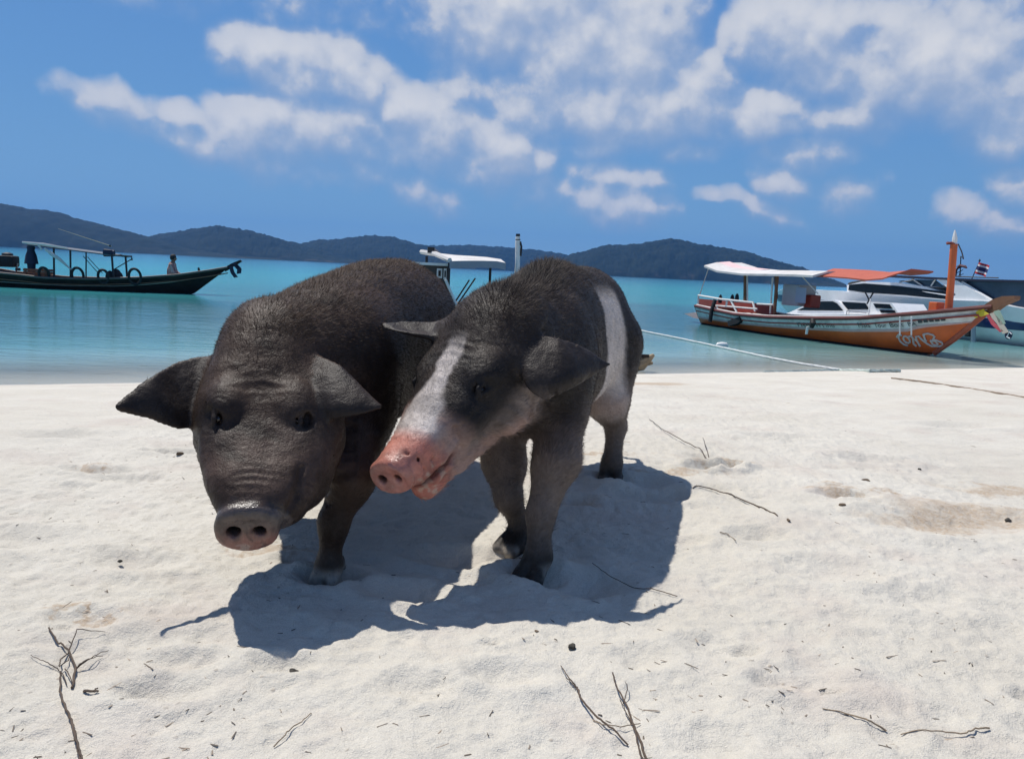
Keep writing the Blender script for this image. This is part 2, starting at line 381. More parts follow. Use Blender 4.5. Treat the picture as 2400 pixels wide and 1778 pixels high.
def make_sea():
    m = bpy.data.materials.new('sea_water'); m.use_nodes = True; g = NT(m.node_tree); b = g.n['Principled BSDF']
    P = g.new('ShaderNodeNewGeometry').outputs['Position']
    q = g.math('SUBTRACT', g.vmath('DOT_PRODUCT', P, tuple(SN), out=1), SOFF)
    wob = g.noise(g.vmath('MULTIPLY', P, (0.05, 0.16, 1)), 1.0, 5, 0.6)
    q2 = g.math('MULTIPLY', q, g.maprange(wob, 0.2, 0.8, 0.6, 1.4))
    lq = g.math('LOGARITHM', g.math('MAXIMUM', q2, 0.2), 10.0)          # 0.2 m -> -0.7, 1000 m -> 3
    f = g.maprange(lq, -0.7, 3.0, 0, 1)
    col = g.ramp(f, SEA)
    pat = g.noise(g.vmath('MULTIPLY', P, (0.10, 0.42, 1)), 1.0, 5, 0.6)
    col = g.mix(g.maprange(pat, 0.45, 0.75, 0, 0.30), col, (0.02, 0.10, 0.16))
    g.l.new(col, b.inputs['Base Color']); b.inputs['Roughness'].default_value = 0.10; b.inputs['IOR'].default_value = 1.33
    b.inputs['Specular IOR Level'].default_value = 0.16
    rip = g.noise(g.vmath('MULTIPLY', P, (1.0, 2.6, 1)), 2.2, 4, 0.6)
    rip2 = g.noise(g.vmath('MULTIPLY', P, (0.35, 1.0, 1)), 1.0, 4, 0.6)
    bn = g.new('ShaderNodeBump'); bn.inputs['Strength'].default_value = 0.35; bn.inputs['Distance'].default_value = 0.06
    g.l.new(g.math('ADD', g.math('MULTIPLY', rip, 0.5), rip2), bn.inputs['Height']); g.l.new(bn.outputs[0], b.inputs['Normal'])
    tr = g.new('ShaderNodeBsdfTransparent'); tr.inputs[0].default_value = (0.90, 0.96, 0.96, 1)
    mx = g.new('ShaderNodeMixShader')
    g.l.new(g.maprange(q2, 0.0, 2.4, 0.30, 1.0), mx.inputs[0])
    g.l.new(tr.outputs[0], mx.inputs[1]); g.l.new(b.outputs[0], mx.inputs[2])
    g.l.new(mx.outputs[0], g.n['Material Output'].inputs[0])
    mb = MB(); k = 3400
    a = SA - Vector((SB.x-SA.x, SB.y-SA.y, 0)).normalized()*40 - SN*1.0; bb = SB + Vector((SB.x-SA.x, SB.y-SA.y, 0)).normalized()*40 - SN*1.0
    mb.add([(-k, -k*0.02, WATER), (k, -k*0.02, WATER), (k, k, WATER), (-k, k, WATER)], [(0, 1, 2, 3)])
    o = mb.build('sea', m); tag(o, 'calm turquoise sea, pale and clear along the beach', kind='structure')
SEA = [(0, (.52, .50, .45)), (.14, (.44, .47, .44)), (.24, (.30, .41, .39)), (.34, (.115, .27, .27)), (.43, (.05, .16, .18)), (.50, (.045, .175, .205)), (.57, (.055, .34, .37)), (.67, (.050, .43, .48)), (.8, (.035, .32, .46)), (1, (.02, .16, .33))]
make_sea()

# ------------------------------------------------------------------ hills across the bay
def make_hill(prof, dist, depth, seed, label, base=None):
    m = bpy.data.materials.get('hill_forest')
    if m is None:
        m = bpy.data.materials.new('hill_forest'); m.use_nodes = True; g = NT(m.node_tree); b = g.n['Principled BSDF']
        P = g.new('ShaderNodeNewGeometry').outputs['Position']
        c = g.mix(g.maprange(g.noise(P, 0.012, 6, 0.7), 0.35, 0.65, 0, 1), (0.010, 0.018, 0.012), (0.022, 0.031, 0.019))
        c = g.mix(g.maprange(g.noise(P, 0.10, 3, 0.6), 0.4, 0.7, 0, 0.6), c, (0.007, 0.012, 0.008))
        sp_ = g.new('ShaderNodeSeparateXYZ'); g.l.new(P, sp_.inputs[0])
        rock = g.math('MULTIPLY', g.maprange(g.noise(P, 0.03, 4, 0.6), 0.55, 0.7, 0, 0.6), g.maprange(sp_.outputs[2], 3, 14, 1, 0))
        c = g.mix(rock, c, (0.09, 0.08, 0.06))
        g.l.new(c, b.inputs['Base Color']); b.inputs['Roughness'].default_value = 0.9; b.inputs['Specular IOR Level'].default_value = 0.1
    xs, hs = [], []
    for (px, py) in prof:
        p = dp(px, py, dist+depth*0.5); xs.append(p.x/(dist+depth*0.5)); hs.append(max(p.z, WATER))
    nx = 520; t = np.linspace(xs[0], xs[-1], nx); ht = np.interp(t, xs, hs)
    k = np.hanning(9); k /= k.sum(); hp = np.convolve(np.pad(ht, 4, 'edge'), k, 'valid')
    ny = 60; v = np.linspace(0, 1, ny)
    T, Vv = np.meshgrid(t, v); H = np.meshgrid(hp, v)[0]
    Yd = dist + depth*Vv; X = T*Yd
    shape = np.where(Vv < 0.5, np.sin(Vv*math.pi)**0.75, np.sin(Vv*math.pi)**1.2)
    spur = (fbm(X*0.006, Yd*0.006, 4, seed)-0.5)*0.55*np.sin(Vv*math.pi*1.0)*(1-np.exp(-((Vv-0.5)/0.18)**2))
    Z = WATER-1.5 + (H+2)*np.clip(shape+spur, 0, 1.0)
    Z = Z + (fbm(X*0.07, Yd*0.07, 3, seed+5, .65)-0.5)*9.0*sstep(Z, 1, 12)
    endf = np.clip(np.minimum(np.arange(nx), nx-1-np.arange(nx))/6.0, 0, 1)[None, :]
    Z = np.where(endf < 1, WATER-1.5 + (Z-WATER+1.5)*endf, Z)
    V3 = np.stack([X, Yd, Z], -1).reshape(-1, 3); i = np.arange(nx*ny).reshape(ny, nx)
    F = np.stack([i[:-1, :-1], i[:-1, 1:], i[1:, 1:], i[1:, :-1]], -1).reshape(-1, 4)
    o = link_mesh('hill', np_mesh('hill', V3, F), m); tag(o, label, kind='structure')
make_hill([(-2600, 452), (-1900, 440), (-1300, 460), (-900, 430), (-600, 455), (-420, 470), (-200, 452), (-60, 442), (0, 445), (60, 457), (110, 459), (200, 485), (320, 517), (420, 545), (520, 556), (640, 565)], 1250, 420, 3, 'long forested hill rising behind the dark longtail boat')
make_hill([(230, 545), (330, 515), (400, 503), (470, 493), (540, 503), (600, 519), (660, 535), (740, 556), (800, 572)], 1400, 420, 13, 'rounded forested hill behind the dark boat bow')
make_hill([(560, 556), (620, 540), (690, 523), (740, 521), (800, 514), (850, 516), (900, 530), (940, 541), (1000, 560), (1040, 578)], 1550, 420, 23, 'low blue hill behind the brown pig')
make_hill([(780, 560), (860, 540), (940, 535), (1040, 535), (1130, 541), (1200, 549), (1260, 560), (1330, 580), (1400, 600)], 1900, 420, 33, 'flat distant shore behind the white mast')
make_hill([(1120, 600), (1200, 566), (1250, 553), (1320, 536), (1400, 531), (1460, 520), (1500, 528), (1560, 539), (1620, 547), (1700, 572), (1745, 584), (1800, 606), (1850, 622)], 1300, 420, 43, 'pointed forested hill behind the orange boat canopy')
# ------------------------------------------------------------------ air
def make_haze():
    m = bpy.data.materials.new('haze_air'); m.use_nodes = True; g = NT(m.node_tree); g.n.clear()
    out = g.new('ShaderNodeOutputMaterial'); v = g.new('ShaderNodeVolumePrincipled')
    v.inputs['Color'].default_value = (0.06, 0.32, 0.88, 1); v.inputs['Density'].default_value = HAZE; v.inputs['Anisotropy'].default_value = 0.2
    g.l.new(v.outputs[0], out.inputs['Volume'])
    mb = MB().box((0, 1550, 75), (6900, 3750, 172)); o = mb.build('haze', m); tag(o, 'thin blue sea haze lying over the bay', kind='stuff')
HAZE = 0.00017
make_haze()
# ------------------------------------------------------------------ pigs: one continuous surface each, grown from a distance field
V3 = lambda v: np.array([v[0], v[1], v[2]], np.float32)
class Field:
    def __init__(s, lo, hi, h):
        s.lo = np.array(lo, np.float32); s.h = h; s.n = np.ceil((np.array(hi)-np.array(lo))/h).astype(int)+1
        s.D = np.full(s.n, 0.2, np.float32)
    def sub(s, lo, hi):
        a = np.clip(np.floor((np.array(lo)-s.lo)/s.h).astype(int), 0, s.n-1); b = np.clip(np.ceil((np.array(hi)-s.lo)/s.h).astype(int)+1, 0, s.n)
        sl = tuple(slice(i, j) for i, j in zip(a, b))
        ax = [s.lo[i]+s.h*np.arange(a[i], b[i], dtype=np.float32) for i in range(3)]
        return sl, ax[0][:, None, None], ax[1][None, :, None], ax[2][None, None, :]
    def union(s, fn, lo, hi, k):
        m = k+0.012; sl, X, Y, Z = s.sub(np.array(lo)-m, np.array(hi)+m); d = fn(X, Y, Z); D = s.D[sl]
        t = np.clip(0.5+0.5*(D-d)/k, 0, 1); s.D[sl] = D*(1-t)+d*t-k*t*(1-t)
    def cut(s, fn, lo, hi, k):
        m = k+0.012; sl, X, Y, Z = s.sub(np.array(lo)-m, np.array(hi)+m); d = -fn(X, Y, Z); D = s.D[sl]
        t = np.clip(0.5-0.5*(D-d)/k, 0, 1); s.D[sl] = D*(1-t)+d*t+k*t*(1-t)
    # primitives
    def cone(s, a, b, ra, rb, k=0.03, cut=False):
        a, b = V3(a), V3(b); ab = b-a; L2 = float(ab@ab)+1e-9
        def fn(X, Y, Z):
            px, py, pz = X-a[0], Y-a[1], Z-a[2]; t = np.clip((px*ab[0]+py*ab[1]+pz*ab[2])/L2, 0, 1)
            return np.sqrt((px-t*ab[0])**2+(py-t*ab[1])**2+(pz-t*ab[2])**2) - (ra+(rb-ra)*t)
        r = max(ra, rb); (s.cut if cut else s.union)(fn, np.minimum(a, b)-r, np.maximum(a, b)+r, k)
    def chain(s, pts, rs, k=0.03, cut=False):
        for i in range(len(pts)-1): s.cone(pts[i], pts[i+1], rs[i], rs[i+1], k, cut)
    def ell(s, c, rad, B=None, k=0.03, cut=False):
        c = V3(c); B = np.eye(3, dtype=np.float32) if B is None else np.array([V3(b) for b in B]); r = np.array(rad, np.float32)
        def fn(X, Y, Z):
            p = (X-c[0], Y-c[1], Z-c[2]); q = [B[i][0]*p[0]+B[i][1]*p[1]+B[i][2]*p[2] for i in range(3)]
            k0 = np.sqrt(sum((q[i]/r[i])**2 for i in range(3))); k1 = np.sqrt(sum((q[i]/r[i]**2)**2 for i in range(3)))+1e-6
            return k0*(k0-1)/k1
        e = np.abs(B.T)@r; (s.cut if cut else s.union)(fn, c-e, c+e, k)
    def loft(s, O, B, tab, k=0.05, n=2.0):
        # tab rows: t, half width, up, down, lateral shift, vertical shift
        O = V3(O); B = [V3(b) for b in B]; tab = np.array(tab, float); tt = np.linspace(tab[0, 0], tab[-1, 0], 300)
        cols = []
        for j in range(1, tab.shape[1]):
            c = np.interp(tt, tab[:, 0], tab[:, j]); w = np.hanning(31); w /= w.sum(); cc = np.convolve(np.pad(c, 15, 'edge'), w, 'valid')
            edge = np.minimum(np.arange(300), 299-np.arange(300))/15.0; e = np.clip(edge, 0, 1); cols.append(cc*e+c*(1-e))
        w_, up_, dn_ = cols[:3]; lx = cols[3] if len(cols) > 3 else np.zeros(300); vz = cols[4] if len(cols) > 4 else np.zeros(300)
        def fn(X, Y, Z):
            px, py, pz = X-O[0], Y-O[1], Z-O[2]
            t, x, z = [b[0]*px+b[1]*py+b[2]*pz for b in B]
            tc = np.clip(t, tt[0], tt[-1]); I = lambda c: np.interp(tc, tt, c).astype(np.float32)
            w = I(w_); x = x-I(lx); z = z-I(vz); hh = np.where(z > 0, I(up_), I(dn_))
            rr = (np.abs(x/w)**n+np.abs(z/hh)**n)**(1/n)
            d = (rr-1)*np.minimum(w, hh)
            ov = np.abs(t-tc); return np.where(ov > 0, np.sqrt(np.maximum(d, 0)**2+ov**2)+np.minimum(d, 0)*0, d)
        P = []
        for i in range(0, 300, 20):
            c = O+B[0]*tt[i]+B[1]*lx[i]+B[2]*vz[i]; m = max(w_[i], up_[i], dn_[i])*1.05; P += [c-m, c+m]
        P = np.array(P); s.union(fn, P.min(0), P.max(0), k)
    def sheet(s, P, rad, k=0.012):          # thin skin (ears): dense points with a radius each
        P = np.asarray(P, np.float32); rad = np.asarray(rad, np.float32); lo, hi = P.min(0)-0.012, P.max(0)+0.012
        m = k+0.012; sl, X, Y, Z = s.sub(lo-m, hi+m)
        G = np.stack(np.broadcast_arrays(X, Y, Z), -1).reshape(-1, 3); best = np.full(len(G), 1.0, np.float32)
        g2 = (G*G).sum(1)
        for i in range(0, len(P), 64):
            p = P[i:i+64]; d2 = g2[:, None]-2*G@p.T+(p*p).sum(1)[None]; d = np.sqrt(np.maximum(d2, 0))-rad[None, i:i+64]
            best = np.minimum(best, d.min(1))
        d = best.reshape(s.D[sl].shape); D = s.D[sl]
        t = np.clip(0.5+0.5*(D-d)/k, 0, 1); s.D[sl] = D*(1-t)+d*t-k*t*(1-t)
    def mesh(s):
        D = s.D; S = D < 0; n = np.array(D.shape)
        c8 = [(i, j, k) for i in (0, 1) for j in (0, 1) for k in (0, 1)]
        cnt = np.zeros(n-1, np.int8)
        for (i, j, k) in c8: cnt += S[i:n[0]-1+i, j:n[1]-1+j, k:n[2]-1+k]
        act = (cnt > 0) & (cnt < 8); I = np.argwhere(act); idx = np.full(n-1, -1, np.int32); idx[act] = np.arange(len(I))
        val = np.stack([D[I[:, 0]+i, I[:, 1]+j, I[:, 2]+k] for (i, j, k) in c8], 1)
        acc = np.zeros((len(I), 3)); num = np.zeros(len(I))
        for a in range(8):
            for b in range(a+1, 8):
                da = np.array(c8[a]); db = np.array(c8[b])
                if np.abs(da-db).sum() != 1: continue
                va, vb = val[:, a], val[:, b]; x = (va < 0) != (vb < 0); t = np.where(x, va/np.where(x, va-vb, 1), 0)
                acc += x[:, None]*(da+t[:, None]*(db-da)); num += x
        V = s.lo+s.h*(I+acc/num[:, None]); F = []
        for ax in range(3):
            o1, o2 = (ax+1) % 3, (ax+2) % 3
            sa = [slice(None)]*3; sb = [slice(None)]*3; sa[ax] = slice(0, -1); sb[ax] = slice(1, None)
            A, Bb = S[tuple(sa)], S[tuple(sb)]; E = np.argwhere(A != Bb); flip = A[tuple(E.T)]
            ok = (E[:, o1] > 0) & (E[:, o2] > 0) & (E[:, o1] < n[o1]-1) & (E[:, o2] < n[o2]-1); E = E[ok]; flip = flip[ok]
            q = []
            for (u, v) in ((-1, -1), (0, -1), (0, 0), (-1, 0)):
                C = E.copy(); C[:, o1] += u; C[:, o2] += v; q.append(idx[tuple(C.T)])
            q = np.stack(q, 1); q[~flip] = q[~flip][:, ::-1]; F.append(q)
        F = np.concatenate(F)
        e = np.concatenate([F[:, [0, 1]], F[:, [1, 2]], F[:, [2, 3]], F[:, [3, 0]]]); N = len(V)
        deg = np.bincount(e[:, 0], minlength=N)+np.bincount(e[:, 1], minlength=N)
        for lam in (0.5, -0.3, 0.5, -0.3, 0.4):
            L = np.stack([np.bincount(e[:, 0], V[e[:, 1], c], N)+np.bincount(e[:, 1], V[e[:, 0], c], N) for c in range(3)], 1)/deg[:, None]
            V = V+lam*(L-V)
        return V, F

def noise3(P, s, seed=0):                 # cheap 3D-ish noise from three planes
    P = np.asarray(P)*s
    return (fbm(P[:, 0]+P[:, 2]*0.37, P[:, 1], 3, seed)+fbm(P[:, 1]+P[:, 0]*0.41, P[:, 2], 3, seed+9)+fbm(P[:, 2]+P[:, 1]*0.33, P[:, 0], 3, seed+18))/3
def nrm(v): v = Vector(v); return v.normalized()
def patch(up, lo, nu=46, nv=30, bulge=0.0, bdir=(0, 0, 1), r0=0.006, r1=0.0035):
    """leaf-shaped skin between two edge polylines that share base-to-tip order"""
    def poly(pts, n):
        pts = [Vector(p) for p in pts]; c = np.array([[*p] for p in pts]); d = np.r_[0, np.cumsum(np.linalg.norm(np.diff(c, axis=0), axis=1))]; d /= d[-1]
        t = np.linspace(0, 1, n); A = np.stack([np.interp(t, d, c[:, i]) for i in range(3)], 1)
        k = np.hanning(9); k /= k.sum(); B = np.stack([np.convolve(np.pad(A[:, i], 4, 'edge'), k, 'valid') for i in range(3)], 1); B[0] = A[0]; B[-1] = A[-1]; return B
    U, L = poly(up, nu), poly(lo, nu); v = np.linspace(0, 1, nv)[None, :, None]; P = U[:, None]*(1-v)+L[:, None]*v
    b = np.array([*Vector(bdir)])[None, None]; tt = np.linspace(0, 1, nu)[:, None, None]
    P = P+b*bulge*np.sin(v*math.pi)*np.sin(np.clip(tt*1.0+0.12, 0, 1)*math.pi)
    ed = np.minimum(np.minimum(v, 1-v)*2, 1)*np.ones_like(tt); rr = (r1+(r0-r1)*np.clip(ed*2.2, 0, 1))*(1.25-0.35*tt)
    return P.reshape(-1, 3), np.broadcast_to(rr, (nu, nv, 1)).reshape(-1)
def leg_front(F, shoulder, elbow, knee, fet, foot, s=1.0, fwd=(0, -1, 0), k=0.03):
    fwd = nrm(fwd); lat = Vector((-fwd.y, fwd.x, 0))
    F.chain([shoulder, elbow, knee], [0.092*s, 0.060*s, 0.038*s], 0.035)
    F.ell(knee, (0.038*s, 0.040*s, 0.048*s), k=0.02)
    F.chain([knee, fet], [0.034*s, 0.030*s], 0.02)
    F.ell(fet, (0.036*s, 0.038*s, 0.038*s), k=0.02)
    for sd in (-1, 1):                       # two toes and the dew claws behind
        top = Vector(fet)+lat*sd*0.014*s+fwd*0.005; tip = Vector(foot)+lat*sd*0.021*s+fwd*0.030*s
        F.cone(top, tip+Vector((0, 0, 0.018)), 0.024*s, 0.022*s, 0.008)
        F.cone(Vector(foot)+lat*sd*0.020*s+Vector((0, 0, 0.02)), tip+Vector((0, 0, 0.013)), 0.023*s, 0.017*s, 0.008)
        F.cone(Vector(fet)-fwd*0.035*s+lat*sd*0.02*s+Vector((0, 0, 0.005)), Vector(fet)-fwd*0.047*s+lat*sd*0.023*s-Vector((0, 0, 0.022)), 0.013*s, 0.009*s, 0.010)
def leg_hind(F, hip, stifle, hock, fet, foot, s=1.0, fwd=(0, -1, 0)):
    fwd = nrm(fwd); lat = Vector((-fwd.y, fwd.x, 0))
    F.chain([hip, stifle], [0.125*s, 0.082*s], 0.05); F.chain([stifle, hock], [0.072*s, 0.038*s], 0.035)
    F.ell(Vector(hock)-fwd*0.012, (0.034*s, 0.042*s, 0.048*s), k=0.02)
    F.chain([hock, fet], [0.033*s, 0.030*s], 0.02); F.ell(fet, (0.036*s, 0.039*s, 0.038*s), k=0.02)
    for sd in (-1, 1):
        top = Vector(fet)+lat*sd*0.014*s; tip = Vector(foot)+lat*sd*0.021*s+fwd*0.030*s
        F.cone(top, tip+Vector((0, 0, 0.018)), 0.024*s, 0.022*s, 0.008)
        F.cone(Vector(foot)+lat*sd*0.020*s+Vector((0, 0, 0.02)), tip+Vector((0, 0, 0.013)), 0.023*s, 0.017*s, 0.008)
        F.cone(Vector(fet)-fwd*0.035*s+lat*sd*0.02*s, Vector(fet)-fwd*0.045*s+lat*sd*0.022*s-Vector((0, 0, 0.022)), 0.013*s, 0.009*s, 0.010)
class Frame:
    def __init__(s, O, a, lat, up): s.O, s.a, s.l, s.u = Vector(O), nrm(a), nrm(lat), nrm(up)
    def p(s, t, x=0, z=0): return s.O+s.a*t+s.l*x+s.u*z
    def loc(s, P): P = np.asarray(P)-np.array([*s.O]); return P@np.array([*s.a]), P@np.array([*s.l]), P@np.array([*s.u])
    @property
    def B(s): return (s.a, s.l, s.u)
def head_frame(poll, snout, roll=0.0):
    a = nrm(Vector(snout)-Vector(poll)); l = Vector((-a.y, a.x, 0)).normalized(); u = l.cross(a)*1.0
    if u.z < 0: u = -u
    q = Matrix.Rotation(roll, 3, a); return Frame(poll, a, q@l, q@u), (Vector(snout)-Vector(poll)).length
def skin_material():
    m = bpy.data.materials.new('pig_skin'); m.use_nodes = True; g = NT(m.node_tree); b = g.n['Principled BSDF']
    at = g.new('ShaderNodeAttribute', attribute_name='col'); P = g.new('ShaderNodeTexCoord').outputs['Object']
    n1 = g.noise(P, 11.0, 6, 0.65); n2 = g.noise(P, 90.0, 4, 0.65); n3 = g.noise(P, 330.0, 2, 0.6)
    c = g.mix(1.0, at.outputs['Color'], g.maprange(n1, 0.25, 0.75, 0.72, 1.28), 'MULTIPLY')
    c = g.mix(1.0, c, g.maprange(n2, 0.25, 0.75, 0.84, 1.16), 'MULTIPLY')
    # dry sand dust on the hide
    dust = g.math('MULTIPLY', g.maprange(g.noise(P, 7.0, 7, 0.7), 0.50, 0.75, 0, 1), g.maprange(n2, 0.4, 0.7, 0, 0.16))
    c = g.mix(dust, c, (0.30, 0.25, 0.20))
    wt = g.new('ShaderNodeAttribute', attribute_name='wet').outputs['Fac']
    g.l.new(c, b.inputs['Base Color']); g.l.new(g.maprange(wt, 0, 1, 0.50, 0.26), b.inputs['Roughness']); g.l.new(g.maprange(wt, 0, 1, 0.20, 0.5), b.inputs['Specular IOR Level'])
    b.inputs['Subsurface Weight'].default_value = 0.0
    h = g.math('ADD', g.math('MULTIPLY', n2, 0.8), g.math('MULTIPLY', n3, 0.45)); h = g.math('ADD', h, g.math('MULTIPLY', g.noise(P, 38.0, 3, 0.6, 0.6), 1.0))
    bn = g.new('ShaderNodeBump'); bn.inputs['Strength'].default_value = 0.42; bn.inputs['Distance'].default_value = 0.006
    g.l.new(h, bn.inputs['Height']); g.l.new(bn.outputs[0], b.inputs['Normal']); return m
def hair_material():
    m = bpy.data.materials.new('bristle_hair'); m.use_nodes = True; g = NT(m.node_tree); b = g.n['Principled BSDF']
    at = g.new('ShaderNodeAttribute', attribute_name='col'); g.l.new(at.outputs['Color'], b.inputs['Base Color'])
    b.inputs['Roughness'].default_value = 0.6; b.inputs['Specular IOR Level'].default_value = 0.12; return m
SKIN, HAIR = skin_material(), hair_material()
EYE = mat('pig_eye', (0.012, 0.008, 0.006), 0.08, spec=0.6)
def set_col(me, C):
    a = me.color_attributes.new('col', 'FLOAT_COLOR', 'POINT'); A = np.ones((len(C), 4), np.float32); A[:, :3] = C; a.data.foreach_set('color', A.ravel())
def make_bristles(V, F, N, count, colfn, lenfn, flowfn, seed, mask=None):
    r = np.random.default_rng(seed); T = np.concatenate([F[:, [0, 1, 2]], F[:, [0, 2, 3]]])
    A = np.linalg.norm(np.cross(V[T[:, 1]]-V[T[:, 0]], V[T[:, 2]]-V[T[:, 0]]), axis=1)
    if mask is not None: A = A*mask[T[:, 0]]
    pick = r.choice(len(T), count, p=A/A.sum()); u, v = r.random(count), r.random(count); fl = u+v > 1; u[fl], v[fl] = 1-u[fl], 1-v[fl]
    t = T[pick]; P = V[t[:, 0]]+(V[t[:, 1]]-V[t[:, 0]])*u[:, None]+(V[t[:, 2]]-V[t[:, 0]])*v[:, None]; n = N[t[:, 0]]
    ln, lift, wid = lenfn(P, n); fw = flowfn(P, n); fw = fw-n*(fw*n).sum(1)[:, None]; fw /= np.linalg.norm(fw, axis=1)[:, None]+1e-6
    ln = ln*r.uniform(0.55, 1.25, count)
    rn = r.normal(0, 0.28, (count, 3)); d = n*lift[:, None]+fw+rn; d /= np.linalg.norm(d, axis=1)[:, None]
    d2 = d+fw*0.5-n*0.15+r.normal(0, 0.12, (count, 3)); d2 /= np.linalg.norm(d2, axis=1)[:, None]
    side = np.cross(d, n+r.normal(0, 0.5, (count, 3))); side /= np.linalg.norm(side, axis=1)[:, None]+1e-6
    w = (wid*r.uniform(0.7, 1.3, count))[:, None]; L = ln[:, None]
    p0 = P-n*0.0015; p1 = P+d*L*0.55; p2 = p1+d2*L*0.45
    VV = np.stack([p0-side*w, p0+side*w, p1+side*w*0.7, p1-side*w*0.7, p2], 1).reshape(-1, 3); b = np.arange(count)*5
    FF = np.concatenate([np.stack([b, b+1, b+2], 1), np.stack([b, b+2, b+3], 1), np.stack([b+3, b+2, b+4], 1)])
    C = colfn(P, n)*r.uniform(0.55, 1.5, count)[:, None]; return VV, FF, np.repeat(C, 5, 0)
def build_pig(label, body, head, spec, cells=0.0046):
    B, H, L = body['frame'], head['frame'], head['len']; hs = head.get('s', 1.0)
    pts = [B.p(-.35, -.5, -.9), B.p(-.35, .5, .3), B.p(1.35, -.5, -.9), B.p(1.35, .5, .3), H.p(L+.1, -.2, -.2), H.p(L+.1, .2, .2)]+[Vector(p) for e in head['ears'] for ed in (e[0], e[1]) for p in ed]
    lo = np.array([min(p[i] for p in pts) for i in range(3)])-0.03; hi = np.array([max(p[i] for p in pts) for i in range(3)])+0.03
    lo[2] = -0.06; hi[2] = 0.9
    F = Field(lo, hi, cells); EARP = []
    F.loft(B.O, B.B, body['tab'], 0.05, 2.15)
    for (c, r, Bb, k) in spec.get('masses', []): F.ell(c, r, Bb, k)
    for ch in spec['neck']: F.chain(ch[0], ch[1], 0.08)
    # skull and muzzle
    F.loft(H.O, H.B, head['tab'], 0.045, 2.2)
    for sd in (-1, 1):
        et, ex, ez = head['eye']
        F.ell(H.p(et-.045, sd*ex*.84, ez+.012), (.048*hs, .038*hs, .026*hs), H.B, .028)                  # brow
        F.ell(H.p(.12*hs, sd*.092*hs, -.080*hs), (.090*hs, .060*hs, .085*hs), H.B, .04)                  # cheek
        F.ell(H.p(et+.050, sd*ex*.74, ez-.050), (.065*hs, .040*hs, .042*hs), H.B, .03)                   # cheekbone
    F.cone(H.p(.10*hs, 0, -.115*hs-head.get('jaw', 0)), H.p(L-.052, 0, -.070*hs-head.get('jaw', 0)*.85), .072*hs, .034*hs, .022)                # lower jaw
    for (c, r, Bb, k) in spec.get('jowls', []): F.ell(c, r, Bb, k)
    D = head['disc']; dw, dh = D['w'], D['h']
    DF = Frame(H.p(L, 0, D.get('z', 0)), D['n'], D['n'].cross(H.u)*-1 if D['n'].cross(H.u).dot(H.l) < 0 else D['n'].cross(H.u), H.u-D['n']*H.u.dot(D['n']))
    F.loft(DF.O, DF.B, [(-.060, dw*.80, dh*.80, dh*.75), (-.030, dw*.80, dh*.84, dh*.8), (-.020, dw*.92, dh*.95, dh*.92), (-.008, dw, dh, dh), (.002, dw*.98, dh*.98, dh*.98), (.006, dw*.86, dh*.86, dh*.86)], 0.009, 2.3)
    F.ell(DF.p(.010, 0, -.004), (.006, dw*.62, dh*.55), DF.B, 0.010, cut=True)
    for sd in (-1, 1):
        F.chain([DF.p(.014, sd*dw*.36, -dh*.16), DF.p(.014, sd*dw*.50, dh*.14)], [dw*.17, dw*.13], 0.007, cut=True)
        F.chain([DF.p(.004, sd*dw*.40, -dh*.05), DF.p(-.022, sd*dw*.38, .006), DF.p(-.05, sd*dw*.28, .014)], [dw*.19, dw*.16, dw*.12], 0.006, cut=True)
        # mouth slit
        F.chain([H.p(L-.030, sd*.020*hs, -.056*hs), H.p(L-.055, sd*.044*hs, -.060*hs), H.p(L-.10, sd*.060*hs, -.062*hs), H.p(L-.145, sd*.080*hs, -.050*hs)], [.007, .010, .010, .005], 0.008, cut=True)
        # eye socket
        e = H.p(head['eye'][0], sd*head['eye'][1], head['eye'][2])
        F.ell(e+H.l*sd*.010+H.u*.008, (.019*hs, .017*hs, .012*hs), H.B, .016, cut=True)
        F.chain([e+H.a*-.019+H.l*sd*.006+H.u*.003, e+H.a*-.008+H.l*sd*.006+H.u*.0125, e+H.a*.008+H.l*sd*.006+H.u*.012, e+H.a*.020+H.l*sd*.005+H.u*.002], [.004, .0055, .0055, .004], .007)      # lids
        F.chain([e+H.a*-.017+H.l*sd*.009-H.u*.002, e+H.a*.0+H.l*sd*.013-H.u*.006, e+H.a*.018+H.l*sd*.008-H.u*.002], [.004, .005, .004], .007)
    for c in spec['legs']: c(F)
    for (a, r, k) in spec.get('creases', []): F.chain(a, r, k, cut=True)
    for (a, r, k) in spec.get('folds', []): F.chain(a, r, k)
    for ear in head['ears']:
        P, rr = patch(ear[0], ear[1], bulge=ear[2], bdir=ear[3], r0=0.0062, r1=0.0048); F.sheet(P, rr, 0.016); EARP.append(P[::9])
        F.cone(ear[0][0].lerp(ear[1][0], .3), ear[0][0].lerp(ear[1][0], .7), .020, .020, .03)
    F.chain(spec['tail'], [.016, .012, .009, .006, .004], 0.012)
    V, Q = F.mesh()
    # keep the one connected body (drop stray bits): label by flood over quads
    par = np.arange(len(V))
    for _ in range(60):
        m = par[Q].min(1); new = par.copy(); np.minimum.at(new, Q.ravel(), np.repeat(m, 4)); new = new[new]
        if (new == par).all(): break
        par = new
    main = np.bincount(par).argmax(); keep = par == main
    # low-frequency flesh and fine skin unevenness
    me0 = np_mesh('tmp', V, Q); N = np.zeros(len(V)*3, np.float32); me0.vertices.foreach_get('normal', N); N = N.reshape(-1, 3); bpy.data.meshes.remove(me0)
    V = V+N*((noise3(V, 9.0, 5)-0.5)*0.020+(noise3(V, 38.0, 8)-0.5)*0.0045)[:, None]
    ht, hx, hz = H.loc(V); hr = np.hypot(hx, hz); nz = noise3(V, 14, 31); sk = (hr < .24)*1.0
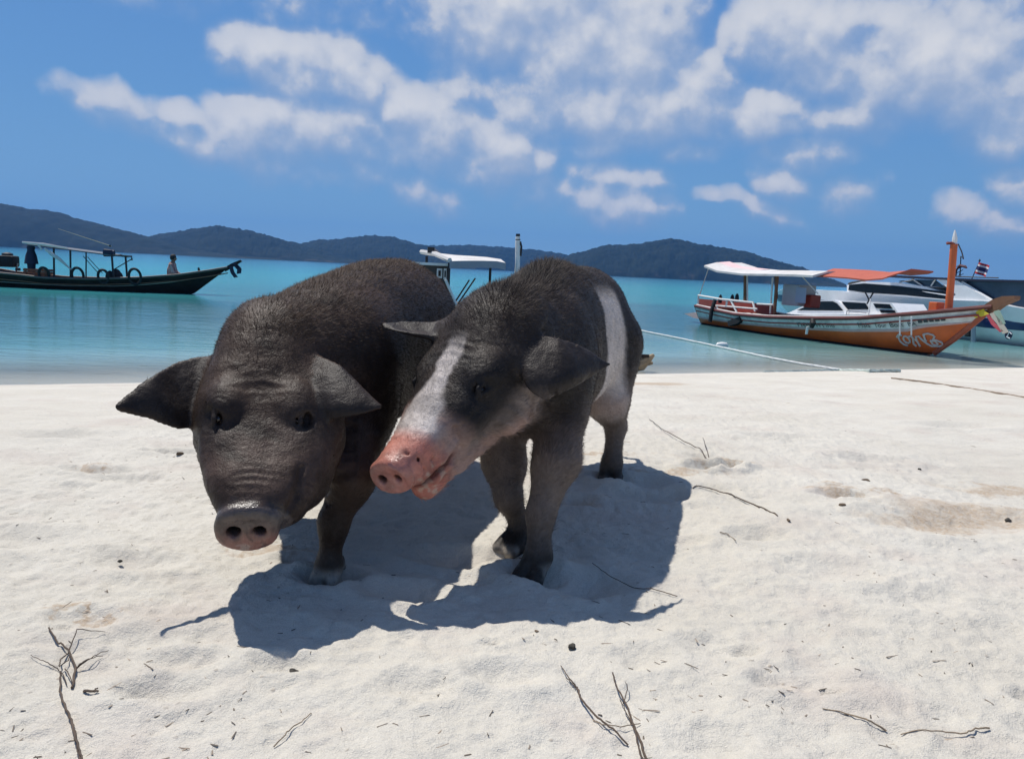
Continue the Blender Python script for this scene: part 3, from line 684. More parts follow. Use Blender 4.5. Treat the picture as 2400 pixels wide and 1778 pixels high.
    wr = np.exp(-((ht-(L-.085))/.040)**2)*np.abs(np.sin((ht+nz*.030)*math.pi/.017))*sstep(hz, -.06, .02)*sstep(nz, .40, .58)*.0026                    # rings behind the snout
    ey = head['eye']; wr = wr+np.exp(-((np.hypot(ht-ey[0], np.abs(hx)-ey[1])-.034)/.016)**2)*np.abs(np.sin((np.hypot(ht-ey[0], np.abs(hx)-ey[1])+nz*.02)*math.pi/.012))*sstep(hz, -.06, -.02)*.0013   # round the eyes
    wr = wr+np.exp(-((ht-(ey[0]-.075))/.035)**2)*np.abs(np.sin((ht+nz*.05)*math.pi/.024))*sstep(hz, -.01, .03)*(1-sstep(np.abs(hx)+(nz-.5)*.08, .03, .085))*.0024          # brow
    wr = wr+sstep(-hz, .03, .08)*sstep(ht, -.05, .05)*(1-sstep(ht, L-.12, L-.06))*np.abs(np.sin((ht*.8-hz*.35+nz*.09)*math.pi/.034))*.0040  # jowl folds
    V = V-N*(wr*sk)[:, None]
    if (~keep).sum() and keep.sum() > 0.9*len(V):
        mp = np.cumsum(keep)-1; Q = mp[Q[keep[Q].all(1)]]; V = V[keep]; N = N[keep]
    root = empty('pig', (float(B.O.x), float(B.O.y), 0.0))
    off = np.array([B.O.x, B.O.y, 0.0])
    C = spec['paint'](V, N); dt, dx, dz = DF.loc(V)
    nost = np.exp(-((np.abs(dx)-dw*.42)/(dw*.20))**2-((dz-dh*.02)/(dh*.26))**2)*(dt > -.07)*(dt < .012)*sstep(-dt, -.004, .006); C = over(C, (.012, .008, .008), np.clip(nost*1.6, 0, 1)*.95)  # nostril pits painted near black, the shade of their depth put into the colour
    C = over(C, (.020, .0155, .0145), (earmask(V, np.concatenate(EARP)) < .5)*sstep(-N[:, 1], .05, .5)*.8)  # darker inner-ear skin, with shade painted on the ear sides facing the camera
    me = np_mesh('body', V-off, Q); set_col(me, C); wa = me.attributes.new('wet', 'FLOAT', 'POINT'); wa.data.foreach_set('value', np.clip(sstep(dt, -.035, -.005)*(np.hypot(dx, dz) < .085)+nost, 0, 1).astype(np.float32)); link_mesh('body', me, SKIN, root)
    for sd in (-1, 1):
        e = H.p(head['eye'][0], sd*head['eye'][1], head['eye'][2])-Vector(off)
        MB().lathe(e, [(.0005, -.0105), (.005, -.0093), (.0090, -.0053), (.0105, 0), (.0090, .0053), (.005, .0093), (.0005, .0105)], 14, H.l*sd).build('eye', EYE, root, True)
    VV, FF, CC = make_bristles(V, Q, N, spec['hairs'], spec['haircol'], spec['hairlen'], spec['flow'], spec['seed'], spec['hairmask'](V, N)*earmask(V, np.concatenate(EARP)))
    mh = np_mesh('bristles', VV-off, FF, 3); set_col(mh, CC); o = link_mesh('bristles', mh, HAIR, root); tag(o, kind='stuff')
    tag(root, label, 'pig', 'pigs standing on the sand'); print('pig', len(V), len(Q)); return root
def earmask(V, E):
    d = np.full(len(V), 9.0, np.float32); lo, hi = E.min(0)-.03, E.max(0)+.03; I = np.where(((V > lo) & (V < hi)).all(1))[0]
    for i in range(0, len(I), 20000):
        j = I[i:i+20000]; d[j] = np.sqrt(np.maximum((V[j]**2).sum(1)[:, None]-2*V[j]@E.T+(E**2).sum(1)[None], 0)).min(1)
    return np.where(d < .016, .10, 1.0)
def lerp3(a, b, f): return np.asarray(a)[None]*(1-f[:, None])+np.asarray(b)[None]*f[:, None]
def over(C, col, f): return C*(1-f[:, None])+np.asarray(col)[None]*f[:, None]

# ---------------------------------------------------------------- the brown-black pig
def pig_brown():
    a = nrm((0.11, 0.99, 0)); B = Frame((-0.505, 2.06, 0.47), a, Vector((a.y, -a.x, 0)), (0, 0, 1))
    tab = [(-.22, .03, .03, .03), (-.20, .09, .08, .10), (-.14, .14, .12, .17), (-.05, .150, .165, .20), (.08, .172, .215, .225), (.25, .190, .260, .225), (.45, .202, .284, .225), (.65, .210, .292, .235),
           (.82, .202, .292, .21), (.95, .180, .268, .17), (1.04, .145, .225, .14), (1.10, .10, .15, .08), (1.125, .04, .06, .03)]
    poll, sn = dp(588, 772, 1.87), dp(537, 1152, 1.535)
    H, L = head_frame(poll, sn, R(-2))
    htab = [(-.13, .075, .05, .12), (-.06, .098, .072, .17), (.02, .116, .085, .18), (.09, .136, .082, .175), (.16, .146, .066, .165), (.23, .126, .054, .145), (.30, .112, .054, .125), (.36, .098, .056, .105), (.40, .080, .052, .08), (L-.035, .062, .044, .056), (L-.005, .052, .038, .046)]
    dn = nrm(H.a*0.80+nrm(Vector((0, 0, CAMZ))-sn)*0.42)
    earL = ([dp(478, 782, 1.86), dp(430, 783, 1.84), dp(385, 792, 1.80), dp(335, 822, 1.72), dp(290, 855, 1.68), dp(255, 884, 1.64)],
            [dp(448, 872, 1.80), dp(432, 893, 1.77), dp(412, 928, 1.74), dp(385, 930, 1.71), dp(330, 908, 1.68), dp(268, 893, 1.65)], -0.022, nrm((0.1, 1.0, 0.35)))
    earR = ([dp(668, 790, 1.84), dp(700, 782, 1.82), dp(738, 800, 1.79), dp(778, 836, 1.76), dp(828, 884, 1.73)],
            [dp(676, 858, 1.78), dp(690, 890, 1.74), dp(722, 910, 1.71), dp(765, 904, 1.705), dp(826, 887, 1.725)], -0.030, nrm((-0.1, 1.0, 0.4)))
    f1 = dg(712, 1258, -0.005); f1.z = gz(f1.x, f1.y)-.006; f2 = Vector((-0.70, 2.24, 0)); f2.z = gz(f2.x, f2.y)-.008
    h1 = B.p(.86, .13, 0); h2 = B.p(.80, -.13, 0)
    fw = -a
    def fl(F): leg_front(F, B.p(.02, .115, -.10), f1+Vector((.045, .03, .27)), f1+Vector((.012, .010, .165)), f1+Vector((.004, .006, .062)), f1, 0.92, fw)
    def fr(F): leg_front(F, B.p(.06, -.12, -.10), f2+Vector((.02, .03, .27)), f2+Vector((0, .0, .165)), f2+Vector((0, .006, .062)), f2, 1.0, fw)
    def mkh(p, lat):
        ft = Vector((p.x, p.y, 0)); ft.z = gz(ft.x, ft.y)-.008
        return lambda F: leg_hind(F, B.p(.86, lat*.11, -.03), Vector((p.x, p.y, .27))+fw*.09, ft+Vector((0, 0, .19))-fw*.035, ft+Vector((0, 0, .062)), ft, 1.0, fw)
    def paint(V, N):
        n = noise3(V, 8, 2); n2 = noise3(V, 26, 4)
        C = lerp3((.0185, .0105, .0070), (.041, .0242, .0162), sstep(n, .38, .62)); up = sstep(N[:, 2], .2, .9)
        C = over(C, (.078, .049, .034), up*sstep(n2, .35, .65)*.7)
        t, x, z = H.loc(V)
        face = sstep(t, .18, .30)*(1-sstep(t, L-.05, L))*sstep(z, -.03, .03); C = over(C, (.075, .0475, .0365), face*sstep(n2, .3, .65)*.8)
        C = over(C, (.090, .070, .062), ((t > L-.028) & (t < L+.05) & (np.hypot(x, z) < .09))*1.0*.8)
        disc = sstep(t, L-.008, L+.004)*(np.hypot(x, z+.01) < .075); C = over(C, (.27, .125, .092), disc*sstep(-z+(n2-.5)*.06, -.015, .030)*.85); C = over(C, (.13, .080, .064), disc*sstep(z, -.02, .03)*.6); C = over(C, (.035, .026, .023), ((t > L-.05) & (t < L+.05) & (np.hypot(x, z) < .09))*sstep(noise3(V, 55, 12), .50, .60)*.55); C = over(C, (.45, .38, .31), disc*sstep(-z, .02, .05)*sstep(noise3(V, 90, 14), .52, .60)*.5)
        C = over(C, (.012, .009, .009), np.exp(-((t-.222)/.070)**2-((np.abs(x)-.098)/.058)**2-((z-.02)/.07)**2)*.92)  # shade of the eye sockets painted into the hide colour
        C = over(C, (.030, .026, .022), sstep(-V[:, 2], -.10, -.02)*.6); C = over(C, (.42, .37, .31), sstep(-V[:, 2], -.035, -.008)*sstep(n2, .42, .6)*.55); return C
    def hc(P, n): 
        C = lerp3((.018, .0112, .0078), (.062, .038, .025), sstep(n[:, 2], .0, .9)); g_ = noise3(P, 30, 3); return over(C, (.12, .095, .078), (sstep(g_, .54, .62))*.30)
    def hl(P, n):
        t, x, z = B.loc(P); ht, hx, hz = H.loc(P); hd = sstep(ht, -.02, .06)*(np.abs(hx) < .2)*(P[:, 1] < 2.1)
        ln = np.where(hd > .5, .008, .012); crest = np.exp(-(x/.09)**2)*sstep(n[:, 2], .3, .8)*(1-hd); ln = ln+.010*crest
        return ln, .30+.35*crest, np.where(hd > .5, .00035, .00042)
    def flow(P, n):
        ht, hx, hz = H.loc(P); hd = (sstep(ht, -.04, .08)*(P[:, 1] < 2.05))[:, None]; A = np.array([*a])+np.array([0, 0, -.55]); return (1-hd)*A+hd*(-np.array([*H.a])+np.array([0, 0, -.1]))
    def hm(V, N):
        ht, hx, hz = H.loc(V); return np.where((ht > L-.035) & (np.hypot(hx, hz) < .11), .04, 1.0)*np.where(V[:, 2] < .04, .15, 1)*np.where(V[:, 1] < 2.0, 1-.72*sstep(ht, .03, .2), 1)
    HP = H.p
    spec = dict(neck=[([HP(-.02, 0, -.05), B.p(.02, 0, .02)], [.118, .185]), ([HP(-.06, .02, -.02), B.p(.16, 0, .05)], [.098, .165]), ([HP(.06, 0, -.13), B.p(-.02, 0, -.10)], [.10, .15])],
        jowls=[(dp(672, 955, 1.77), (.10, .085, .09), H.B, .05), (dp(655, 1035, 1.69), (.085, .070, .075), H.B, .045), (dp(615, 1080, 1.625), (.07, .058, .058), H.B, .035), (HP(.06, -.09, -.12), (.09, .065, .08), H.B, .05), (HP(.20, -.085, -.09), (.08, .06, .07), H.B, .045), (HP(.30, -.055, -.07), (.07, .05, .05), H.B, .035)],
        legs=[fl, fr, mkh(B.p(.93, .14), 1), mkh(B.p(.86, -.10), -1)],
        masses=[(B.p(.03, .115, -.05), (.12, .075, .17), B.B, .06), (B.p(.06, -.125, -.05), (.12, .075, .17), B.B, .06), (B.p(.87, .095, .03), (.15, .085, .18), B.B, .06), (B.p(.87, -.095, .03), (.15, .09, .18), B.B, .06)],
        creases=[([dp(690, 930, 1.672), dp(700, 1000, 1.628), dp(672, 1080, 1.588)], [.005, .010, .006], .014), ([dp(728, 930, 1.70), dp(738, 1000, 1.665), dp(712, 1075, 1.63)], [.005, .010, .006], .014), ([dp(655, 1020, 1.615), dp(650, 1070, 1.580), dp(625, 1110, 1.565)], [.004, .008, .004], .012),
                 ([HP(.08, .08, .098), HP(.075, .0, .095), HP(.08, -.08, .098)], [.002, .004, .002], .014), ([HP(.105, .06, .095), HP(.11, .0, .088), HP(.105, -.06, .095)], [.002, .003, .002], .012)],
        tail=[B.p(1.09, 0, .10), B.p(1.15, .01, .06), B.p(1.17, .03, -.02), B.p(1.16, .03, -.10), B.p(1.17, .01, -.16)],
        paint=paint, hairs=150000, haircol=hc, hairlen=hl, flow=flow, seed=3, hairmask=hm)
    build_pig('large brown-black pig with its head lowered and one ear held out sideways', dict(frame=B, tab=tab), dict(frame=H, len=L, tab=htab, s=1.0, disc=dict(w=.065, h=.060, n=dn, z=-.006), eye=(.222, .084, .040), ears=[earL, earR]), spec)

# ---------------------------------------------------------------- the black pig with the white blaze and belt
def pig_belted():
    a = nrm((0.262, 0.965, 0)); B = Frame((0.045, 2.19, 0.49), a, Vector((a.y, -a.x, 0)), (0, 0, 1))
    tab = [(-.25, .03, .03, .03), (-.22, .08, .10, .09), (-.14, .135, .15, .15), (-.04, .148, .205, .185), (.10, .160, .262, .215), (.22, .168, .288, .218), (.38, .176, .278, .205), (.52, .180, .270, .185), (.66, .180, .282, .165),
           (.80, .172, .290, .14), (.90, .152, .270, .12), (.98, .135, .215, .10), (1.03, .09, .15, .06), (1.055, .03, .05, .03)]
    poll, sn = dp(1066, 737, 1.99), dp(850, 1040, 1.725)
    H, L = head_frame(poll, sn, R(3))
    htab = [(-.13, .09, .05, .12), (-.06, .125, .07, .16), (.02, .132, .080, .165), (.09, .134, .078, .175), (.16, .118, .062, .170), (.23, .095, .048, .155), (.30, .078, .044, .135), (.37, .066, .044, .11), (.41, .058, .045, .085), (L-.02, .052, .044, .054), (L-.005, .050, .042, .046)]
    dn = nrm(H.a*0.80+nrm(Vector((0, 0, CAMZ))-sn)*0.40)
    earL = ([dp(972, 706, 2.06), dp(920, 704, 2.05), dp(880, 702, 2.04), dp(834, 706, 2.02)], [dp(966, 740, 1.99), dp(918, 730, 1.98), dp(875, 723, 1.98), dp(840, 716, 2.0)], -0.012, nrm((0, .3, 1)))
    earR = ([dp(1112, 742, 1.93), dp(1160, 732, 1.92), dp(1215, 742, 1.90), dp(1268, 760, 1.93), dp(1328, 792, 1.97)],
            [dp(1128, 800, 1.86), dp(1150, 845, 1.82), dp(1185, 872, 1.82), dp(1240, 846, 1.86), dp(1326, 796, 1.965)], -0.038, nrm((-0.2, 1.0, 0.3)))
    f1 = dg(1152, 1244, -0.01); f1.z = gz(f1.x, f1.y)-.008; f2 = dg(1122, 1208, 0.0); f2.z = gz(f2.x, f2.y)-.004
    h1 = dg(1330, 1050, -.01); h1.z = gz(h1.x, h1.y)-.008; h2 = h1-B.l*.25+B.a*.05; h2.z = gz(h2.x, h2.y)-.008
    fw = -a
    def fl(F): leg_front(F, B.p(-.03, .10, -.08), dp(1212, 1000, 2.03), dp(1178, 1120, 1.985), f1+Vector((.022, .012, .068)), f1+fw*.008, .96, fw)
    def fr(F): leg_front(F, B.p(.0, -.09, -.08), dp(1098, 1005, 2.16), dp(1106, 1082, 2.10), dp(1137, 1152, 2.115), dp(1114, 1206, 2.075), 0.95, nrm(fw+Vector((-.55, 0, 0))))
    def mkh(ft, lat): return lambda F: leg_hind(F, B.p(.80, lat*.10, .0), B.p(.72, lat*.12, -.18), ft+Vector((0, 0, .20))-fw*.04, ft+Vector((0, 0, .068)), ft, 1.08, fw)
    def paint(V, N):
        n = noise3(V, 8, 2); n2 = noise3(V, 26, 4); n3 = noise3(V, 60, 6)
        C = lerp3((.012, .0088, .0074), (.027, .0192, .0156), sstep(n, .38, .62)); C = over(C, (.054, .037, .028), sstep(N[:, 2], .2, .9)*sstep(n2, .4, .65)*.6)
        bt, bx, bz = B.loc(V); t, x, z = H.loc(V); w = (n2-.5)*.10+(n3-.5)*.05
        hd = sstep(t, -.08, .0)*(np.abs(x) < .22)*(V[:, 1] < 2.12)*sstep(z+.22*np.clip(.30-t, 0, 1)+w*.3, -.25, -.17)
        # underside, throat and legs: greyish pink
        under = sstep(-(bz+w*1.0), .04, .22)*(1-hd); C = over(C, (.19, .140, .114), under*.85)
        leg = sstep(-V[:, 2]+w*.8, -.36, -.18)*(1-hd); C = over(C, (.150, .115, .092), leg*.9); C = over(C, (.060, .047, .038), sstep(-V[:, 2], -.15, -.05)*(1-hd)*.85); C = over(C, (.022, .018, .015), sstep(-V[:, 2], -.055, -.035)*(1-hd)*.8); C = over(C, (.42, .37, .31), sstep(-V[:, 2], -.03, -.006)*(1-hd)*sstep(n2, .42, .6)*.55)
        # white belt behind the shoulder
        ft = bt+w*.35+.35*np.clip(-bz-.02, 0, .3)*-.35
        belt = sstep(ft, .29, .33)*(1-sstep(ft, .64, .69))*(1-sstep(bz+w*.3, .17, .235))
        belt = belt*sstep(V[:, 2]+w*.3, .20, .27); C = over(C, (.56, .49, .435), belt*(.80+.2*sstep(n3, .3, .6))); C = over(C, (.30, .215, .175), belt*sstep(-bz+w*.5, .10, .20)*.8)
        # cheeks grizzled grey, jaw pinkish
        ch = hd*sstep(-(z+w*.5), .02, .075)*sstep(t, .02, .10)*sstep(z+.2*np.clip(.30-t, 0, 1), -.22, -.16); C = over(C, (.25, .20, .175), ch*(.55+.4*sstep(n3, .4, .62)))
        nck = sstep(z+.2*np.clip(.30-t, 0, 1), -.20, -.155); ch_ = 0
        jaw = hd*nck*sstep(-(z+w*.3), .085, .135)*sstep(t, .08, .17); C = over(C, (.36, .235, .19), jaw*.85)
        # black eye patches
        eye = hd*np.exp(-((t-.180)/.066)**2-((np.abs(x)-.098)/.055)**2-((z-.0)/.066)**2); C = over(C, (.012, .010, .010), np.clip(eye*1.5, 0, 1))
        # white blaze widening on to the muzzle
        bw = .028+.04*sstep(t, .18, .34); bl = hd*sstep(t+w*.3, .055, .12)*(1-sstep(np.abs(x)+w*.45, bw*.65, bw*1.3))*sstep(z+.03*sstep(t, .2, .35), -.02, .02); C = over(C, (.46, .41, .38), bl*(.70+.3*sstep(n3, .35, .6)))
        mz = hd*sstep(t+w*.25, .245, .31); C = over(C, (.34, .225, .19), mz*(1-bl)*.8)
        pk = hd*sstep(t+w*.3, .315, .375); C = over(C, (.44, .155, .11), pk*.9)
        dk = hd*sstep(t, L-.004, L+.004); C = over(C, (.42, .20, .155), dk*.7); C = over(C, (.20, .085, .065), pk*sstep(noise3(V, 45, 15), .50, .62)*.45); C = over(C, (.50, .42, .33), pk*sstep(-z, .0, .045)*sstep(noise3(V, 85, 17), .52, .60)*.55)
        mouth = hd*np.exp(-((z+.058)/.012)**2)*sstep(t, L-.15, L-.12)*(1-sstep(t, L-.03, L-.015)); C = over(C, (.10, .025, .02), mouth*.85); return C
    def hc(P, n):
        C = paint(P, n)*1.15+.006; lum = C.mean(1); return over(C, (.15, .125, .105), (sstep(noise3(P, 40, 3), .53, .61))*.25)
    def hl(P, n):
        t, x, z = B.loc(P); ht, hx, hz = H.loc(P); hd = sstep(ht, -.02, .06)*(np.abs(hx) < .2)*(P[:, 1] < 2.1)
        ln = np.where(hd > .5, .011, .011); crest = np.exp(-(x/.08)**2)*sstep(n[:, 2], .25, .8)*(1-hd)*sstep(-t, -.55, -.2); ln = ln+.026*crest
        ln = ln+.010*hd*sstep(-hz, .04, .1); return ln, .30+.65*crest, np.where(hd > .5, .00036, .00042)
    def flow(P, n):
        ht, hx, hz = H.loc(P); hd = (sstep(ht, -.04, .08)*(P[:, 1] < 2.08))[:, None]; A = np.array([*a])+np.array([0, 0, -.55]); return (1-hd)*A+hd*(-np.array([*H.a])+np.array([0, 0, -.1]))
    def hm(V, N):
        ht, hx, hz = H.loc(V); return np.where((ht > L-.06) & (np.hypot(hx, hz) < .11), .05, 1.0)*np.where(V[:, 2] < .04, .15, 1)*np.where(V[:, 1] < 2.05, 1-.55*sstep(ht, .05, .22), 1)
    HP = H.p
    spec = dict(neck=[([HP(-.02, 0, -.05), B.p(.02, 0, .02)], [.130, .155]), ([HP(-.05, 0, -.01), B.p(.16, 0, .09)], [.095, .135]), ([HP(.05, 0, -.11), B.p(-.04, 0, -.02)], [.09, .13])],
        jowls=[(HP(.09, .080, -.115), (.09, .050, .060), H.B, .045), (HP(.09, -.080, -.115), (.09, .050, .06), H.B, .045)],
        legs=[fl, fr, mkh(h1, 1), mkh(h2, -1)],
        masses=[(B.p(-.0, .105, .0), (.12, .070, .17), B.B, .06), (B.p(.02, -.10, .0), (.12, .065, .17), B.B, .06), (B.p(.78, .085, .05), (.13, .080, .17), B.B, .06), (B.p(.78, -.085, .05), (.13, .080, .17), B.B, .06)],
        creases=[([HP(.06, .150, -.03), HP(.10, .150, -.10), HP(.13, .115, -.17)], [.002, .005, .003], .014), ([HP(.02, .175, -.06), HP(.03, .175, -.13), HP(.06, .13, -.20)], [.002, .005, .003], .014), ([HP(L-.165, .08, .0), HP(L-.150, .085, -.03), HP(L-.148, .075, -.07)], [.002, .004, .003], .010),
                 ([HP(L-.05, .03, .04), HP(L-.055, .05, .01), HP(L-.05, .055, -.025)], [.002, .004, .002], .008), ([HP(L-.075, .05, .015), HP(L-.08, .06, -.02)], [.003, .003], .008)],
        folds=[([HP(L-.06, .048, -.040), HP(L-.10, .062, -.044), HP(L-.145, .076, -.036)], [.008, .009, .006], .012), ([HP(L-.065, .040, -.078), HP(L-.11, .058, -.078)], [.010, .009], .014)],
        tail=[B.p(1.02, 0, .10), B.p(1.08, .01, .05), B.p(1.10, .03, -.03), B.p(1.09, .04, -.11), B.p(1.10, .02, -.17)],
        paint=paint, hairs=150000, haircol=hc, hairlen=hl, flow=flow, seed=5, hairmask=hm)
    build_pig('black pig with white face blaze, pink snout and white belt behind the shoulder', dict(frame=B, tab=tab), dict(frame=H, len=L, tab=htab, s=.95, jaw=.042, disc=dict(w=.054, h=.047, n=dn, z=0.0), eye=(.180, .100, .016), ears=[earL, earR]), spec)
pig_brown()
pig_belted()
# ------------------------------------------------------------------ boats
WHITE = mat('white_paint', (0.74, 0.73, 0.70), 0.45, var=0.08, vscale=3, dirt=(0.42, 0.38, 0.32), dirtamt=0.5)
GEL = mat('white_gelcoat', (0.86, 0.86, 0.86), 0.22, var=0.04, vscale=2, coat=0.3, dirt=(0.55, 0.55, 0.53), dirtamt=0.35)
BAND = mat('grey_white_planks', (0.68, 0.68, 0.66), 0.55, var=0.15, vscale=5, dirt=(0.30, 0.27, 0.24), dirtamt=0.6)
ORANGE = mat('orange_hull_paint', (0.66, 0.125, 0.022), 0.40, var=0.2, vscale=2.2, dirt=(0.36, 0.07, 0.02), dirtamt=0.5, bump=0.15, bscale=9)
ORANGE2 = mat('orange_post_paint', (0.62, 0.13, 0.03), 0.5, var=0.2, vscale=4, dirt=(0.3, 0.08, 0.04), dirtamt=0.5)
DKRED = mat('dark_red_rail', (0.12, 0.028, 0.022), 0.5, var=0.25, vscale=5)
BROWN = mat('weathered_wood', (0.17, 0.082, 0.042), 0.65, var=0.3, vscale=6, bump=0.3, bscale=30)
DKWOOD = mat('tarred_wood', (0.026, 0.019, 0.015), 0.65, spec=0.15, var=0.35, vscale=4, dirt=(0.06, 0.045, 0.035), dirtamt=0.5)
REDDECK = mat('red_deck_paint', (0.30, 0.055, 0.035), 0.6, var=0.2, vscale=4)
CANVAS = mat('white_canvas', (0.60, 0.585, 0.57), 0.8, var=0.08, vscale=3, dirt=(.40, .37, .34), dirtamt=.5)
PINKC = mat('pink_canvas', (0.70, 0.50, 0.50), 0.8, var=0.06)
ORCAN = mat('orange_canvas', (0.42, 0.095, 0.055), 0.8, var=0.1)
NAVY = mat('navy_canvas', (0.010, 0.016, 0.045), 0.7, var=0.2)
BLUE = mat('blue_hull_stripe', (0.012, 0.025, 0.13), 0.3, var=0.1, coat=0.3)
GLASS = mat('dark_tinted_glass', (0.008, 0.009, 0.012), 0.18, spec=0.25)
SMOKE = mat('smoked_curtain', (0.045, 0.075, 0.115), 0.25, var=0.25, vscale=2)
RUBBER = mat('black_rubber', (0.012, 0.012, 0.013), 0.75, var=0.3)
METAL = mat('dull_metal', (0.35, 0.35, 0.36), 0.4, metal=0.8, var=0.1)
DKMET = mat('dark_metal', (0.02, 0.02, 0.024), 0.45, metal=0.3)
ROPEW = mat('white_rope', (0.72, 0.72, 0.70), 0.8, var=0.1, vscale=30)
YEL = mat('yellow_cloth', (0.62, 0.50, 0.04), 0.8, var=0.15)
PINKR = mat('red_pink_cloth', (0.50, 0.08, 0.10), 0.8, var=0.2)
GREENR = mat('pale_green_cloth', (0.30, 0.42, 0.33), 0.8, var=0.15)
DKTXT = mat('dark_lettering', (0.03, 0.04, 0.045), 0.6)
GREYB = mat('grey_cabinet', (0.36, 0.40, 0.44), 0.5, var=0.08)
REDP = mat('flag_red', (0.45, 0.02, 0.03), 0.8); FWHITE = mat('flag_white', (0.7, 0.7, 0.7), 0.8); FBLUE = mat('flag_blue', (0.02, 0.025, 0.11), 0.8)
class Boat:
    """a vertical plane along the boat's near side; photo pixels become (along, height) on it"""
    def __init__(s, name, bow, stern, label, cat='boat'):
        s.O = Vector((bow.x, bow.y, WATER)); e = Vector((bow.x-stern.x, bow.y-stern.y, 0)).normalized(); s.e = e
        n = Vector((-e.y, e.x, 0)); s.sg = 1 if n.dot(-s.O) > 0 else -1; s.n = n*s.sg          # towards the beach
        s.root = empty(name, s.O, math.atan2(e.y, e.x)); tag(s.root, label, cat)
    def uz(s, px, py, lat=0.0):
        d = ray(px, py); C = Vector((0, 0, CAMZ)); k = ((s.O+s.n*lat)-C).dot(s.n)/d.dot(s.n); P = C+d*k
        return (P-s.O).dot(s.e), P.z-WATER
    def p(s, px, py, lat=0.0):               # photo pixel -> boat-local point at sideways offset lat (+ towards the beach)
        u, z = s.uz(px, py, lat); return Vector((u, lat*s.sg, z))
    def l(s, u, lat, z): return Vector((u, lat*s.sg, z))
    def tab(s, pts, lat=0.0):
        a = sorted(s.uz(x, y, lat) for x, y in pts); return np.array([q[0] for q in a]), np.array([q[1] for q in a])
    def part(s, mb, name, m, smooth=False, parent=None): return mb.build(name, m, parent or s.root, smooth)
class Hull:
    def __init__(s, us, beam, keel, sheer, pw): s.us, s.beam, s.keel, s.sheer, s.pw = us, beam, keel, sheer, pw
    def pt(s, u, k, side):                   # k 0 keel .. 1 sheer
        b, zk, zs, p = s.beam(u), s.keel(u), s.sheer(u), s.pw(u)
        return Vector((u, side*b*max(k, 0)**p, zk+(zs-zk)*k))
    def kz(s, u, z): zk, zs = s.keel(u), s.sheer(u); return min(1, max(0, (z-zk)/max(zs-zk, 1e-4)))
    def strip(s, lo, hi, nk=8, out=0.0, thick=0.03):
        mb = MB()
        for side in (-1, 1):
            rows = []
            for u in s.us:
                a, b = lo(u), hi(u); r = []
                for i in range(nk+1):
                    q = s.pt(u, a+(b-a)*i/nk, side); q.y += side*out; r.append(q)
                rows.append(r)
            mb.grid(rows, Vector((0, -side*thick, 0)))
        return mb
def lerpf(xs, ys): return lambda u: float(np.interp(u, xs, ys))
def text_mesh(body, size):
    c = bpy.data.curves.new('lettering', 'FONT'); c.body = body; c.size = size; o = bpy.data.objects.new('tmp_text', c); COL.objects.link(o)
    dg_ = bpy.context.evaluated_depsgraph_get(); me = bpy.data.meshes.new_from_object(o.evaluated_get(dg_)); bpy.data.objects.remove(o); return me
